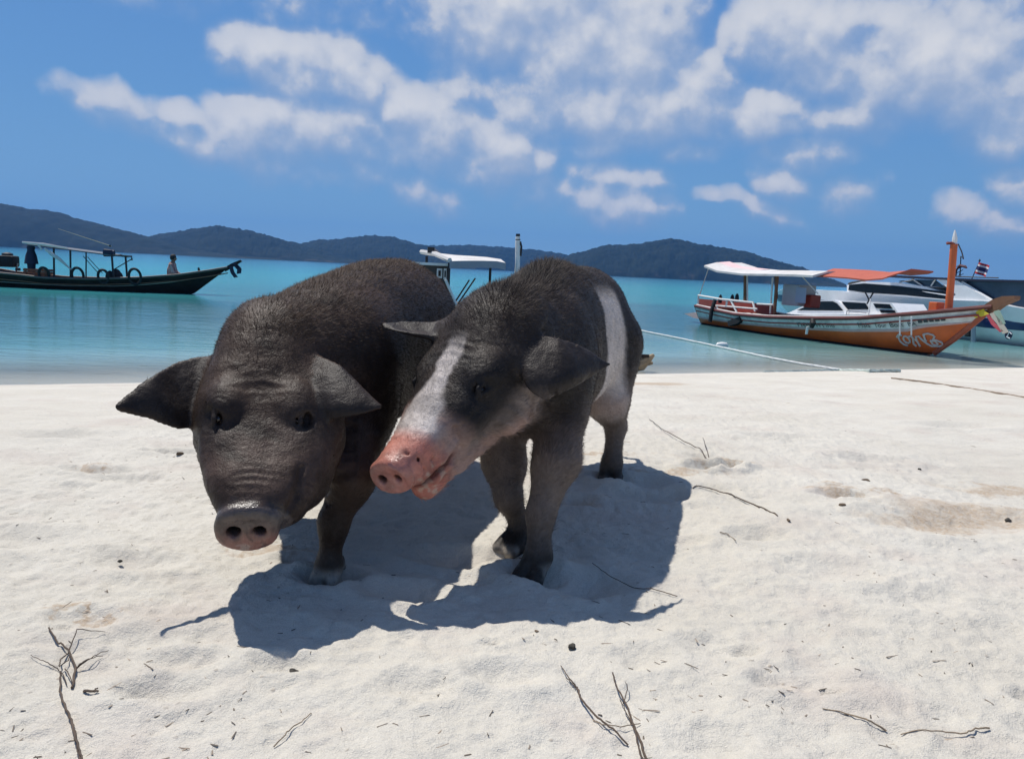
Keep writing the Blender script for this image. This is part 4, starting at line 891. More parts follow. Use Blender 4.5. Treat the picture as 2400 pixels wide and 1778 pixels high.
# ---- the orange longtail boat on the right
def orange_boat():
    bow, st = gnd(2182, 832, WATER), gnd(1625, 752, WATER)
    b = Boat('longtail_boat', bow, st, 'orange and white longtail boat with tall orange bow post and canopy')
    sh = b.tab([(1623, 718), (1662, 726), (1724, 738), (1806, 745), (1889, 747), (1960, 747), (2000, 746)], 0.85); sh2 = b.tab([(2104, 742), (2186, 734), (2269, 724), (2303, 719)], 0.3)
    su = np.r_[sh[0], sh2[0]]; sz = np.r_[sh[1], sh2[1]]; o_ = np.argsort(su); su, sz = su[o_], sz[o_]; utop, ztop = su[-1], sz[-1]; ust = su[0]
    k = np.hanning(5); 
    us = np.linspace(ust, utop-0.02, 46)
    beam = lambda u: 0.03+0.92*min(1, ((utop-u)/5.2))**0.62*(0.80+0.20*min(1, (u-ust)/3.0))
    keel = lambda u: (-0.28+0.28*min(1, max(0, (u+1.6)/1.6))) if u < 0 else ztop*0.985*(u/utop)**1.05
    hull = Hull(us, beam, keel, lerpf(su, sz), lambda u: 0.42+0.45*min(1, max(0, (u+4)/(utop+4))))
    lb = b.tab([(1734, 759), (1868, 770), (1960, 775), (2083, 774)], 0.85); lb2 = b.tab([(2145, 767), (2227, 757), (2269, 750)], 0.4)
    lu = np.r_[lb[0], lb2[0]]; lz = np.r_[lb[1], lb2[1]]; o_ = np.argsort(lu); lf = lerpf(lu[o_], lz[o_]); kb = lambda u: hull.kz(u, lf(u))
    lower = b.part(hull.strip(lambda u: 0, kb, 9), 'hull', ORANGE, True)
    b.part(hull.strip(lambda u: max(0, kb(u)-.02), lambda u: min(1, kb(u)+.035), 2, 0.022, .03), 'rubbing_strake', mat('pink_strake', (.55, .36, .34), .5, var=.15), True)
    b.part(hull.strip(lambda u: min(.97, kb(u)+.03), lambda u: .985, 4, 0.006), 'side_band', BAND, True)
    kw = lambda u: hull.kz(u, 0.035); b.part(hull.strip(lambda u: 0, lambda u: min(kb(u)*.9, kw(u)), 3, 0.012), 'boot_stripe', mat('tarred_keel', (.03, .02, .015), .6, var=.3), True)
    for side in (-1, 1):
        b.part(MB().tube([hull.pt(u, 1, side)+Vector((0, 0, .015)) for u in us], .042, 8), 'gunwale', DKRED, True)
        b.part(MB().tube([hull.pt(u, 1, side)+Vector((0, -side*.05, .05)) for u in us[:34]], .024, 6), 'toe_rail', WHITE, True)
    rows = [[Vector((u, (-1+2*i/6)*hull.beam(u)*.95, hull.sheer(u)-.10)) for i in range(7)] for u in us]; b.part(MB().grid(rows, (0, 0, -.03)), 'deck', REDDECK)
    b.part(MB().grid([[Vector((ust, (-1+2*i/6)*hull.beam(ust)*(j/5)**.42, hull.keel(ust)+(hull.sheer(ust)-hull.keel(ust))*j/5)) for i in range(7)] for j in range(6)], (-.04, 0, 0)), 'transom', BROWN)
    # prow plank and stem
    pr = [b.p(2262, 775, .0), b.p(2300, 738, 0), b.p(2318, 722, 0), b.p(2345, 700, 0), b.p(2376, 690, 0)]
    b.part(MB().prism([b.p(2296, 722, .07), b.p(2325, 702, .07), b.p(2348, 694, .07), b.p(2378, 693, .07), b.p(2377, 702, .07), b.p(2345, 716, .07), b.p(2312, 740, .07)], Vector((0, -b.sg*.14, 0))), 'prow', BROWN)
    b.part(MB().tube([b.p(2190, 828, 0), b.p(2235, 795, 0), b.p(2275, 762, 0), b.p(2312, 730, 0)], [.05, .06, .065, .07], 8), 'stem', mat('stem_wood', (.36, .09, .045), .55, var=.25), True)
    # bow ribbons
    def rib(pts, w, m, lat=.12):
        P = [b.p(x, y, lat) for x, y in pts]; rows = [[p+Vector((0, 0, 0)), p+Vector((w, 0, w*.35))] for p in P]; b.part(MB().grid(rows, Vector((0, b.sg*.02, 0))), 'ribbon', m)
    b.part(MB().tube([b.p(2292+6*math.sin(t*.7), 722+t*3.2, .11*math.cos(t)) for t in np.linspace(0, 6.3, 16)], .035, 6), 'ribbon', YEL)
    rib([(2285, 722), (2290, 735), (2300, 742)], .16, YEL); rib([(2313, 738), (2325, 760), (2345, 778)], .07, PINKR); rib([(2318, 736), (2338, 758), (2352, 782)], .10, mat('cream_cloth', (.5, .46, .38), .8)); rib([(2330, 730), (2338, 745), (2345, 762)], .10, GREENR)
    # bow post
    ps = [b.p(2223, 728, 0), b.p(2229, 660, 0), b.p(2236, 572, 0)]
    bp_ = b.part(MB().tube(ps, [.072, .066, .066], 10), 'bow_post', ORANGE2, True)
    b.part(MB().tube([b.p(2237, 570, 0), b.p(2238, 558, 0), b.p(2238, 545, 0), b.p(2238, 539, 0)], [.045, .045, .022, .008], 8), 'post_cap', WHITE, True, bp_)
    b.part(MB().tube([b.p(2228+8*math.cos(t), 570+1.5*math.sin(3*t), .07*math.sin(t)) for t in np.linspace(0, 6.2, 14)], .022, 6), 'garland', mat('dry_garland', (.16, .035, .03), .9, var=.4), False, bp_)
    b.part(MB().tube([b.p(2246, 572, 0), b.p(2254, 590, 0), b.p(2258, 606, .02)], .012, 5), 'garland_tail', DKMET, False, bp_)
    b.part(MB().box(b.p(2194, 726, 0), (.20, .20, .30), bev=.02), 'samson_post', ORANGE2); b.part(MB().tube([b.p(2180, 732, .15), b.p(2232, 727, .0)], .05, 6), 'bow_beam', ORANGE2)
    # canopy
    top = lambda pts, lat: [b.p(x, y, lat) for x, y in pts]
    near = top([(1650, 622), (1680, 634), (1740, 641), (1806, 642), (1860, 643), (1905, 645)], .80); far = [q+Vector((0, -b.sg*1.6, .05)) for q in near]
    mid = [(a+c)*.5+Vector((0, 0, .09)) for a, c in zip(near, far)]
    b.part(MB().grid([near, [(a+m)*.5+Vector((0, 0, .05)) for a, m in zip(near, mid)], mid, [(a+m)*.5+Vector((0, 0, .05)) for a, m in zip(far, mid)], far], (0, 0, -.05)), 'canopy', CANVAS, True); cn_ = bpy.context.scene.objects[-1] if False else [c for c in b.root.children if c.name.startswith('canopy')][-1]
    b.part(MB().grid([[q*.55+m*.45+Vector((0, 0, .035)) for q, m in zip(near[:3], mid[:3])], [m+Vector((0, 0, .022)) for m in mid[:3]]], (0, 0, .012)), 'canopy_patch', PINKC, False, cn_)
    n2 = top([(1903, 645), (1940, 647), (1985, 650), (2030, 655), (2068, 652), (2080, 648)], .55); f2 = [q+Vector((0, -b.sg*1.15, .16)) for q in n2]
    m2 = [(a+c)*.5+Vector((0, 0, .10)) for a, c in zip(n2, f2)]; b.part(MB().grid([n2, m2, f2], (0, 0, -.03)), 'awning', ORCAN, True)
    for pts, r in (([(1747, 640), (1746, 705)], .045), ([(1751, 640), (1752, 708)], .02), ([(1822, 642), (1815, 735)], .04), ([(1811, 650), (1805, 735)], .022)):
        b.part(MB().tube([b.p(*q, .62) for q in pts], r, 8), 'post', BROWN if r > .03 else WHITE, True)
    for pts in ([(1747, 640), (1746, 690)], [(1818, 642), (1820, 700)]): b.part(MB().tube([b.p(*q, -.62) for q in pts], .04, 8), 'post', BROWN, True)
    for pts in ([(1660, 630), (1640, 690)], [(1880, 648), (1917, 688)]): b.part(MB().tube([b.p(*q, .6) for q in pts], .014, 5), 'stay', WHITE)
    # stern structure, rails, fender, cabinet
    b.part(MB().prism([b.p(1604, 735, .5), b.p(1627, 732, .5), b.p(1722, 755, .5), b.p(1705, 762, .5), b.p(1626, 745, .5)], Vector((0, -b.sg*1.0, 0))), 'stern_platform', mat('pinkish_planks', (.48, .37, .35), .6, var=.2))
    for pts, r in (([(1637, 692), (1690, 701), (1765, 709), (1770, 730)], .03), ([(1678, 716), (1730, 720), (1775, 724)], .025), ([(1704, 704), (1702, 720)], .03), ([(1713, 704), (1727, 732)], .03), ([(1680, 715), (1683, 728)], .025), ([(1775, 712), (1812, 714)], .025), ([(1637, 692), (1636, 718)], .03)):
        b.part(MB().tube([b.p(*q, .70) for q in pts], r, 6), 'railing', WHITE, True)
    b.part(MB().prism([b.p(1638, 700, -.6), b.p(1812, 714, -.6), b.p(1812, 738, -.6), b.p(1638, 722, -.6)], Vector((0, -b.sg*.05, 0))), 'bulwark', REDDECK)
    b.part(MB().tube([b.p(1676, 703, .80), b.p(1668, 727, .90), b.p(1664, 754, .92)], .055, 8), 'fender', RUBBER, True)
    b.part(MB().prism([b.p(1705, 752, .92), b.p(1733, 742, .92), b.p(1735, 752, .92), b.p(1727, 758, .92), b.p(1706, 764, .92)], Vector((0, -b.sg*.2, 0))), 'fender', RUBBER)
    b.part(MB().tube([b.p(1905, 748, .90), b.p(1905, 758, .94), b.p(1902, 768, .94)], [.05, .07, .04], 8), 'fender', RUBBER, True)
    b.part(MB().tube([b.p(1893, 765, .95), b.p(1890, 783, .95)], .03, 6), 'fender', WHITE)
    cb_ = b.part(MB().box((b.p(1872, 692, .1)), (.62, .5, .5), bev=.03), 'cabinet', GREYB); b.part(MB().box(b.p(1903, 706, .0), (.26, .3, .30), bev=.03), 'engine_box', REDDECK); b.part(MB().box(b.p(1877, 692, .36), (.36, .02, .36)), 'cabinet_door', mat('blue_grey_door', (.30, .38, .50), .5), False, cb_) 
    for px, py in ((1688, 694), (1716, 694), (1727, 692)): b.part(MB().lathe(b.p(px, py+8, .2), [(.05, -.1), (.06, 0), (.05, .08), (.02, .14)], 10), 'deck_gear', DKMET, True)
    # lettering on the near side
    def put_text(body, x0, y0, x1, y1, hpx, m):
        me = text_mesh(body, 1.0); V = np.array([v.co[:] for v in me.vertices])
        if len(V) == 0: return
        w, h = V[:, 0].max(), max(V[:, 1].max(), .3); mb = MB(); out = []
        for v in V:
            t = v[0]/w; px, py = x0+(x1-x0)*t, y0+(y1-y0)*t-v[1]/h*hpx; u, z = b.uz(px, py, .80); kk = hull.kz(u, z); q = hull.pt(u, kk, b.sg); q.y += b.sg*.035; out.append(q)
        mb.add(out, [tuple(p.vertices) for p in me.polygons]); b.part(mb, 'lettering', m)
    [put_text(*a) for a in (('ทอง', 1868, 765, 1900, 766, 9, DKTXT), ('คำ', 1906, 766, 1922, 766.5, 9, DKTXT), ('ไทย', 1926, 766.5, 1944, 767, 9, DKTXT), ('Mala', 1992, 767, 2016, 767, 11, DKTXT), ('Tour', 2024, 767, 2048, 766, 10, DKTXT), ('Boat', 2054, 766, 2082, 764, 10, DKTXT), ('BA', 2090, 763, 2108, 762, 9, DKTXT))]
    for i in range(5): b.part(MB().prism([hull.pt(*(lambda q: (q[0], hull.kz(*q)))(b.uz(2146+i*11+dx, 757-i*1.3+dy, .45)), b.sg)+Vector((0, b.sg*.03, 0)) for dx, dy in ((0, 0), (8, -1), (8, -8), (0, -7))], Vector((0, b.sg*.006, 0))), 'lettering', DKTXT)
    Z = lambda x, y: (1960+x/9.29, 730+y/9.29)
    strokes = [[(1120, 550), (1185, 485), (1225, 520)], [(1190, 500), (1150, 560), (1150, 640), (1190, 710), (1250, 735)], [(1285+55*math.cos(a), 605+75*math.sin(a)) for a in np.linspace(0, 6.28, 13)], [(1345, 540), (1400, 530), (1415, 580), (1390, 660), (1380, 690), (1410, 750)],
               [(1440, 590), (1470, 640), (1480, 750)], [(1470, 620), (1480, 540), (1540, 530), (1570, 600), (1640, 700), (1690, 745), (1800, 745), (1870, 720), (1870, 660), (1800, 610), (1750, 600)], [(1640, 480), (1630, 600), (1640, 640)], [(1640, 490), (1720, 470), (1790, 500), (1810, 540), (1770, 580)], [(1710, 620), (1720, 700), (1760, 720), (1800, 700), (1790, 640), (1710, 620)]]
    for stt in strokes:
        P = []
        for q in stt:
            u, z = b.uz(*Z(*q), .55); P.append(hull.pt(u, hull.kz(u, z), b.sg)+Vector((0, b.sg*.012, 0)))
        b.part(MB().tube(P, .020, 6), 'painted_script', mat('script_paint', (.50, .47, .44), .6) if not bpy.data.materials.get('script_paint') else bpy.data.materials['script_paint'])
    for x0, x1 in ((2037, 2041), (2107, 2111), (2134, 2138)): b.part(MB().tube([b.p((x0+x1)/2, 742, .88), b.p((x0+x1)/2, 785, .80)] if x0 > 2100 else [b.p(2040, 700, .5), b.p(2035, 738, .6)], .014, 5), 'hanging_line', ROPEW)
    # two thin crossed sticks on the deck
    for p0, p1 in (((2028, 685), (2037, 703)), ((2047, 685), (2037, 703)), ((2037, 703), (2032, 712))): b.part(MB().tube([b.p(*p0, .2), b.p(*p1, .2)], .016, 5), 'deck_prong', DKMET)
orange_boat()
# ---- small white cuddy boat lying close behind it
def cuddy_boat():
    bw, st = gnd(2115, 800, WATER), gnd(1800, 757, WATER); off = Vector((0.9, 1.6, 0))
    b = Boat('cuddy_boat', bw+off, st+off, 'small white cabin boat with dark windows moored behind the orange hull')
    u0, z0 = b.uz(1812, 745, .0); u1, _ = b.uz(2118, 742, .0); us = np.linspace(u0, u1, 20)
    sh = b.tab([(1812, 741), (1900, 742), (2000, 741), (2118, 738)], 0); hull = Hull(us, lambda u: .05+.95*min(1, (u1-u)/2.2)**.6, lambda u: -.2 if u < u1-1 else -.2+.5*(u-u1+1), lerpf(*sh), lambda u: .35)
    b.part(hull.strip(lambda u: 0, lambda u: 1, 6), 'hull', GEL, True)
    b.part(MB().grid([[Vector((u, (-1+i/2)*hull.beam(u), hull.sheer(u)+.01)) for i in range(5)] for u in us], (0, 0, -.03)), 'deck', GEL)
    prof = [(1816, 741), (1850, 732), (1905, 707), (1925, 703), (1955, 703), (1968, 708), (1985, 727), (1990, 741)]
    b.part(MB().prism([b.p(x, y, .35) for x, y in prof], Vector((0, -b.sg*1.1, 0))), 'cabin', GEL)
    win = [(1868, 727), (1905, 712), (1925, 706), (1952, 706), (1962, 711), (1977, 728)]
    b.part(MB().prism([b.p(x, y, .36) for x, y in win], Vector((0, b.sg*.012, 0))), 'window', GLASS)
    for w_ in ([(1973, 707), (2028, 710), (2038, 725), (1988, 725)], [(2047, 711), (2085, 713), (2092, 723), (2054, 722)], [(2062, 726), (2097, 727), (2100, 733), (2066, 733)]):
        b.part(MB().prism([b.p(x, y, .30) for x, y in w_], Vector((0, b.sg*.012, 0))), 'window', GLASS)
    b.part(MB().prism([b.p(x, y, .29) for x, y in ((1966, 704), (2035, 707), (2046, 709), (2090, 710), (2110, 741), (1992, 741))], Vector((0, -b.sg*1.0, 0))), 'windscreen_frame', GEL)
    b.part(MB().tube([b.p(1983, 741, .4), b.p(1985, 728, .4), b.p(2030, 733, .4)], .014, 5), 'grab_rail', METAL)
cuddy_boat()
# ---- the large blue and white speedboat
def speedboat():
    st = gnd(2388, 813, WATER); d = (gnd(1625, 752, WATER)-gnd(2182, 832, WATER)); d.z = 0; d.normalize(); bw = st+d*11
    b = Boat('speedboat', bw, st, 'white speedboat with navy stripe, black windows and dark roof behind the orange boat')
    uS, _ = b.uz(2388, 800); uB, _ = b.uz(1757, 690)
    top = b.tab([(1757, 688), (1800, 676), (1850, 677), (1962, 682), (2022, 688), (2125, 695), (2217, 703), (2320, 706), (2388, 722)])
    us = np.linspace(uS, uB, 40); hull = Hull(us, lambda u: .06+1.15*min(1, (uB-u)/4.5)**.55, lambda u: -.25 if u < uB-2.2 else -.25+(top[1][-1]+.1)*((u-uB+2.2)/2.2)**1.6, lerpf(*top), lambda u: .30+.35*min(1, max(0, (u-uB+5)/5)))
    # measured on the near side, so the centre line lies one half-beam behind it
    sub = empty('tmp'); bpy.data.objects.remove(sub)
    shift = Vector((0, -b.sg*1.2, 0))
    def S(mb):
        mb.v = [tuple(Vector(v)+shift) for v in mb.v]; return mb
    bt = b.tab([(1800, 690), (2094, 720), (2178, 727), (2289, 744), (2330, 747), (2378, 756)]); bb = b.tab([(1800, 706), (2094, 736), (2200, 752), (2289, 767), (2378, 774)])
    kt, kbm = (lambda u: hull.kz(u, lerpf(*bt)(u))), (lambda u: hull.kz(u, lerpf(*bb)(u)))
    b.part(S(hull.strip(lambda u: 0, lambda u: 1, 12)), 'hull', GEL, True)
    b.part(S(hull.strip(lambda u: min(kt(u), kbm(u)), lambda u: kt(u), 3, .008)), 'stripe', BLUE, True)
    b.part(S(MB().grid([[Vector((u, (-1+i/2)*hull.beam(u)*.97, hull.sheer(u)+.012)) for i in range(5)] for u in us], (0, 0, -.03))), 'deck', GEL)
    b.part(S(MB().grid([[Vector((uS, (-1+i/3)*hull.beam(uS)*(j/5)**.3, hull.keel(uS)+(hull.sheer(uS)-hull.keel(uS))*j/5)) for i in range(7)] for j in range(6)], (-.05, 0, 0))), 'transom', GEL)
    pr = lambda pts, lat, th, name, m: b.part(MB().prism([b.p(x, y, lat) for x, y in pts], Vector((0, -b.sg*th, 0))), name, m)
    pr([(1985, 668), (2020, 660), (2100, 662), (2170, 672), (2222, 688), (2226, 706), (2125, 694), (2022, 686), (1985, 683)], -.12, 1.9, 'cabin', GEL)
    pr([(1990, 667), (2025, 664), (2103, 670), (2218, 684), (2218, 701), (2125, 692), (2022, 685), (1988, 680)], -.10, .02, 'window', GLASS)
    pr([(2160, 682), (2219, 690), (2219, 693), (2170, 685)], -.08, .02, 'window_trim', GEL)
    pr([(2220, 700), (2249, 707), (2225, 708)], -.08, .02, 'window', GLASS)
    pr([(2194, 653), (2236, 653), (2322, 704), (2330, 716), (2222, 706), (2240, 690)], -.05, .10, 'roof_pillar', GEL); pr([(2194, 653), (2236, 653), (2322, 704), (2330, 716), (2222, 706), (2240, 690)], -2.1, .10, 'roof_pillar', GEL)
    pr([(2105, 658), (2150, 655), (2192, 656), (2216, 674), (2160, 670)], -.25, .02, 'windscreen', SMOKE)
    for q0, q1 in (((2138, 653), (2165, 672)), ((2192, 655), (2182, 670)), ((2108, 662), (2140, 655))): b.part(MB().tube([b.p(*q0, -.2), b.p(*q1, -.2)], .02, 6), 'windscreen_frame', GEL)
    pr([(2076, 644), (2200, 650), (2300, 654), (2420, 657), (2420, 662), (2300, 659), (2200, 655), (2082, 650)], -.02, 2.3, 'roof', NAVY)
    pr([(2238, 659), (2420, 662), (2420, 724), (2345, 718), (2322, 702)], -.20, .02, 'curtain', SMOKE)
    b.part(MB().tube([b.p(2255, 660, -.1), b.p(2330, 706, -.1)], .025, 6), 'roof_stay', GEL)
    b.part(MB().tube([b.p(2060, 690, -.3), b.p(2020, 668, -.3), b.p(1995, 672, -.3)], .16, 8), 'covered_gear', RUBBER, True)
    # stern: round emblem, hanging fender, black rail gear
    c = b.p(2364, 785, .03); b.part(MB().lathe(c, [(.10, -.01), (.105, 0), (.10, .012)], 20, Vector((0, b.sg, 0))), 'emblem', mat('emblem_navy', (.02, .02, .05), .4))
    for q in ([(2358, 779), (2366, 777), (2360, 790)], [(2366, 778), (2371, 783)], [(2359, 789), (2367, 793)]): b.part(MB().tube([b.p(x, y, .05) for x, y in q], .013, 5), 'emblem_mark', GEL)
    b.part(MB().tube([b.p(2281, 765, .06), b.p(2281, 805, .03)], .06, 8), 'fender', mat('grey_fender', (.35, .38, .42), .5), True); b.part(MB().box(b.p(2270, 776, .08), (.16, .10, .28), bev=.03), 'fender', RUBBER)
    return b, uS
SPB, _us = speedboat()
def outboard(px, py, label, lat=-.6):
    b = Boat('outboard_motor', SPB.O, SPB.O-SPB.e, label, 'motor'); b.sg = SPB.sg
    c = b.p(px, py, lat)
    b.root.location = SPB.O; 
    b.part(MB().lathe(c+Vector((0, 0, .05)), [(.05, -.30), (.16, -.26), (.19, -.05), (.18, .12), (.12, .22), (.03, .25)], 14), 'cowling', RUBBER, True)
    b.part(MB().box(c+Vector((0, 0, -.50)), (.14, .12, .62), bev=.03), 'leg', DKMET); b.part(MB().box(c+Vector((.12, 0, -.15)), (.22, .2, .12), bev=.02), 'bracket', METAL)
    b.part(MB().lathe(c+Vector((-.02, 0, -.82)), [(.02, -.2), (.06, -.1), (.06, .1), (.03, .2)], 10, Vector((1, 0, 0))), 'gear_case', DKMET, True)
    b.part(MB().tube([c+Vector((0, 0, .2)), c+Vector((-.12, 0, .12)), c+Vector((-.2, 0, -.2)), c+Vector((-.12, 0, -.5))], .025, 6), 'hose', RUBBER)
outboard(2400, 768, 'black outboard motor hanging on the speedboat stern'); 
def thai_flag():
    b = Boat('flag', SPB.O, SPB.O-SPB.e, 'small striped red, white and blue flag on a staff above the dark roof', 'flag')
    b.part(MB().tube([b.p(2277, 655, -1), b.p(2296, 612, -1)], .012, 6), 'staff', DKMET)
    bands = [(0, .17, REDP), (.17, .33, FWHITE), (.33, .67, FBLUE), (.67, .83, FWHITE), (.83, 1, REDP)]
    for a0, a1, m in bands:
        rows = []
        for i in range(9):
            t = i/8; wob = .03*math.sin(t*7); x0, y0 = 2295-8*0+26*t, 614+9*t; r = []
            for v in (a0, a1): q = b.p(x0-10*v, y0+26*v, -1); q.y += wob; r.append(q)
            rows.append(r)
        b.part(MB().grid(rows, Vector((0, .008, 0))), 'stripe', m)
    b.part(MB().lathe(b.p(2296, 611, -1), [(.005, -.03), (.03, 0), (.005, .05)], 8), 'finial', DKMET)
thai_flag()
def rig():
    b = Boat('wreath_frame', SPB.O, SPB.O-SPB.e, 'thin dark wire arch with tangled fittings beside the orange bow post', 'fitting')
    b.part(MB().tube([b.p(2240, 648, -.6), b.p(2242, 632, -.6), b.p(2250, 622, -.6), b.p(2262, 625, -.6), b.p(2266, 628, -.6)], [.02, .025, .04, .04, .02], 6), 'arch', mat('rusty_wire', (.12, .05, .05), .8, var=.3)); b.part(MB().tube([b.p(2250, 650, -.6), b.p(2252, 600, -.6), b.p(2258, 607, -.6)], .015, 5), 'stem', DKMET)
    for i in range(9): t = i/8; b.part(MB().tube([b.p(2242+8*math.sin(i*2.1), 648-22*t, -.6), b.p(2250+8*math.cos(i*1.7), 642-20*t, -.6)], .010, 5), 'wire', DKMET)
    b.part(MB().tube([b.p(2240, 648, -.5), b.p(2300, 650, -.5), b.p(2340, 651, -.5)], .016, 5), 'roof_rail', DKMET)
rig()
def rebase(root):                          # bring a thing's Empty to the middle of its own foot
    ch = [c for c in root.children if c.type == 'MESH']; V = np.concatenate([np.array([v.co[:] for v in c.data.vertices]) for c in ch])
    c = Vector(((V[:, 0].min()+V[:, 0].max())/2, (V[:, 1].min()+V[:, 1].max())/2, V[:, 2].min()))
    for o in ch: o.data.transform(Matrix.Translation(-c))
    root.location = Vector(root.location)+Matrix.Rotation(root.rotation_euler.z, 3, 'Z')@c
for o in list(bpy.data.objects):
    if o.type == 'EMPTY' and o.name.split('.')[0] in ('flag', 'wreath_frame', 'outboard_motor'): rebase(o)
# ---- the dark longtail boat on the left
def dark_boat():
    bow, st = gnd(453, 689, WATER), gnd(0, 670, WATER); st = bow+(st-bow)*1.0
    b = Boat('longtail_boat', bow, st, 'dark tarred longtail boat with open canopy frame and tyre fenders')
    sh = b.tab([(-60, 628), (0, 639), (67, 645), (117, 651), (222, 654), (334, 651), (417, 645), (486, 635), (530, 627)], .3); ust, utop = sh[0][0], sh[0][-1]; ztop = sh[1][-1]
    us = np.linspace(ust, utop-.02, 44)
    hull = Hull(us, lambda u: .03+.85*min(1, (utop-u)/5.0)**.6*(.75+.25*min(1, (u-ust)/3)), lambda u: (-.28+.28*min(1, max(0, (u+1.5)/1.5))) if u < 0 else ztop*.985*(u/utop), lerpf(*sh), lambda u: .42+.45*min(1, max(0, (u+4)/(utop+4))))
    b.part(hull.strip(lambda u: 0, lambda u: 1, 10), 'hull', DKWOOD, True)
    stp = b.tab([(-60, 655), (94, 665), (180, 669), (278, 670), (340, 667), (403, 661), (506, 644)], .3); kf = lambda u: min(.95, hull.kz(u, lerpf(*stp)(u)))
    b.part(hull.strip(lambda u: kf(u)-.02, lambda u: kf(u)+.02, 1, .02, .03), 'stripe', mat('faded_stripe', (.30, .27, .24), .6, var=.2), True)
    for side in (-1, 1): b.part(MB().tube([hull.pt(u, 1, side)+Vector((0, 0, .01)) for u in us], .035, 8), 'gunwale', BROWN if side != b.sg else mat('grey_brown_rail', (.10, .085, .075), .6, var=.3), True)
    b.part(MB().grid([[Vector((u, (-1+2*i/6)*hull.beam(u)*.95, hull.sheer(u)-.16)) for i in range(7)] for u in us], (0, 0, -.03)), 'deck', BROWN)
    b.part(MB().prism([b.p(520, 630, .05), b.p(545, 616, .05), b.p(563, 609, .05), b.p(566, 613, .05), b.p(548, 624, .05), b.p(528, 636, .05)], Vector((0, -b.sg*.12, 0))), 'prow', DKWOOD)
    for pts, w in (([(536, 624), (541, 640), (549, 651)], .12), ([(545, 620), (556, 632), (555, 642)], .14), ([(540, 618), (550, 622), (558, 630)], .10)):
        b.part(MB().grid([[b.p(x, y, .08), b.p(x, y, .08)+Vector((w, 0, .03))] for x, y in pts], Vector((0, b.sg*.02, 0))), 'ribbon', NAVY)
    b.part(MB().tube([b.p(468, 640, 0), b.p(465, 627, 0)], [.05, .03], 6), 'mooring_post', DKWOOD)
    # canopy frame
    near = [b.p(x, y, .6) for x, y in ((62, 572), (100, 576), (160, 584), (220, 592), (266, 598))]; far = [q+Vector((0, -b.sg*1.3, -.03)) for q in near]; mid = [(a+c)*.5+Vector((0, 0, .05)) for a, c in zip(near, far)]
    b.part(MB().grid([near, mid, far], (0, 0, -.035)), 'canopy', mat('grey_blue_sheet', (.09, .11, .14), .7, var=.2), True)
    b.part(MB().tube([near[0]+Vector((-.1, b.sg*.03, .05)), near[1]+Vector((0, b.sg*.03, .05)), near[2]+Vector((0, b.sg*.03, .03))], [.035, .05, .02], 6), 'canopy_edge', CANVAS)
    b.part(MB().tube([b.p(262, 598, .6), b.p(309, 601, .6), b.p(309, 610, .6)], .03, 6), 'canopy_boom', DKMET); b.part(MB().tube([b.p(307, 608, .6), b.p(266, 632, .6)], .016, 5), 'stay', DKMET)
    b.part(MB().tube([b.p(244, 592, .5), b.p(268, 594, .5)], [.12, .10], 8), 'rolled_sheet', NAVY)
    for x0, y0, x1, y1, r in ((126, 580, 127, 652, .03), (165, 585, 165, 652, .022), (262, 598, 266, 652, .032)):
        for lat in (.6, -.6): b.part(MB().tube([b.p(x0, y0, .6)+Vector((0, b.sg*(lat-.6), 0)), b.p(x1, y1, .6)+Vector((0, b.sg*(lat-.6), 0))], r, 6), 'post', DKMET)
    b.part(MB().tube([b.p(90, 574, .65), b.p(98, 585, .65)], .03, 6), 'white_bar', CANVAS); b.part(MB().tube([b.p(104, 582, .65), b.p(122, 596, .65), b.p(140, 608, .65), b.p(167, 632, .65)], [.03, .06, .05, .02], 8), 'white_bar', CANVAS, True)
    for pts in ([(195, 600), (232, 642)], [(205, 602), (240, 640)], [(130, 600), (147, 616)]): b.part(MB().tube([b.p(*q, .3) for q in pts], .012, 5), 'stay', DKMET)
    # engine at the stern
    c = b.p(14, 612, .0); en_ = b.part(MB().box(c, (.62, .5, .36), bev=.08), 'engine', RUBBER, True); b.part(MB().tube([c+Vector((-.3, 0, -.1)), c+Vector((-.2, 0, -.34)), c+Vector((.28, 0, -.34)), c+Vector((.34, 0, -.05))], .03, 6), 'engine_frame', METAL, False, en_); b.part(MB().lathe(c+Vector((.05, 0, .18)), [(.16, 0), (.16, .06), (.05, .1)], 12), 'air_filter', DKMET, True, en_)
    b.part(MB().box(b.p(42, 631, .3), (.12, .1, .09), bev=.01), 'fuel_can', DKMET)
    # tyres over the side
    for x, y, r in ((103, 642, .17), (182, 645, .20), (242, 648, .18), (316, 648, .21)):
        q = b.p(x, y, .72); b.part(MB().tube([q+Vector((r*.85*math.cos(t), b.sg*.05*math.sin(t), r*math.sin(t)*1.15)) for t in np.linspace(0, 2*math.pi, 21)[:-1]], .042, 8, closed=True), 'tyre', RUBBER, True)
    def thing(name, label, cat):
        t = Boat(name, b.O, b.O-b.e, label, cat); return t
    t = thing('crate', 'orange brown wooden crate standing on the dark boat deck', 'crate'); q = t.p(92, 643, .2); 
    for k in range(4): t.part(MB().box(q+Vector((0, 0, -.12+k*.085)), (.75, .45, .07), bev=.008), 'plank', mat('orange_wood', (.30, .11, .05), .7, var=.3, vscale=8) if k == 0 else bpy.data.materials['orange_wood'])
    for s_ in (-1, 1): t.part(MB().box(q+Vector((s_*.3, -.235, 0)), (.06, .03, .36)), 'batten', BROWN)
    rebase(t.root)
    t = thing('bundle', 'black bundled sacks heaped beside the canopy post', 'sacks')
    for x, y, r in ((258, 645, .14), (272, 641, .17), (280, 648, .12)): t.part(MB().lathe(t.p(x, y+3, .2), [(r*.7, -.16), (r, -.05), (r*.95, .06), (r*.6, .15), (r*.15, .19)], 10), 'sack', RUBBER, True)
    rebase(t.root)
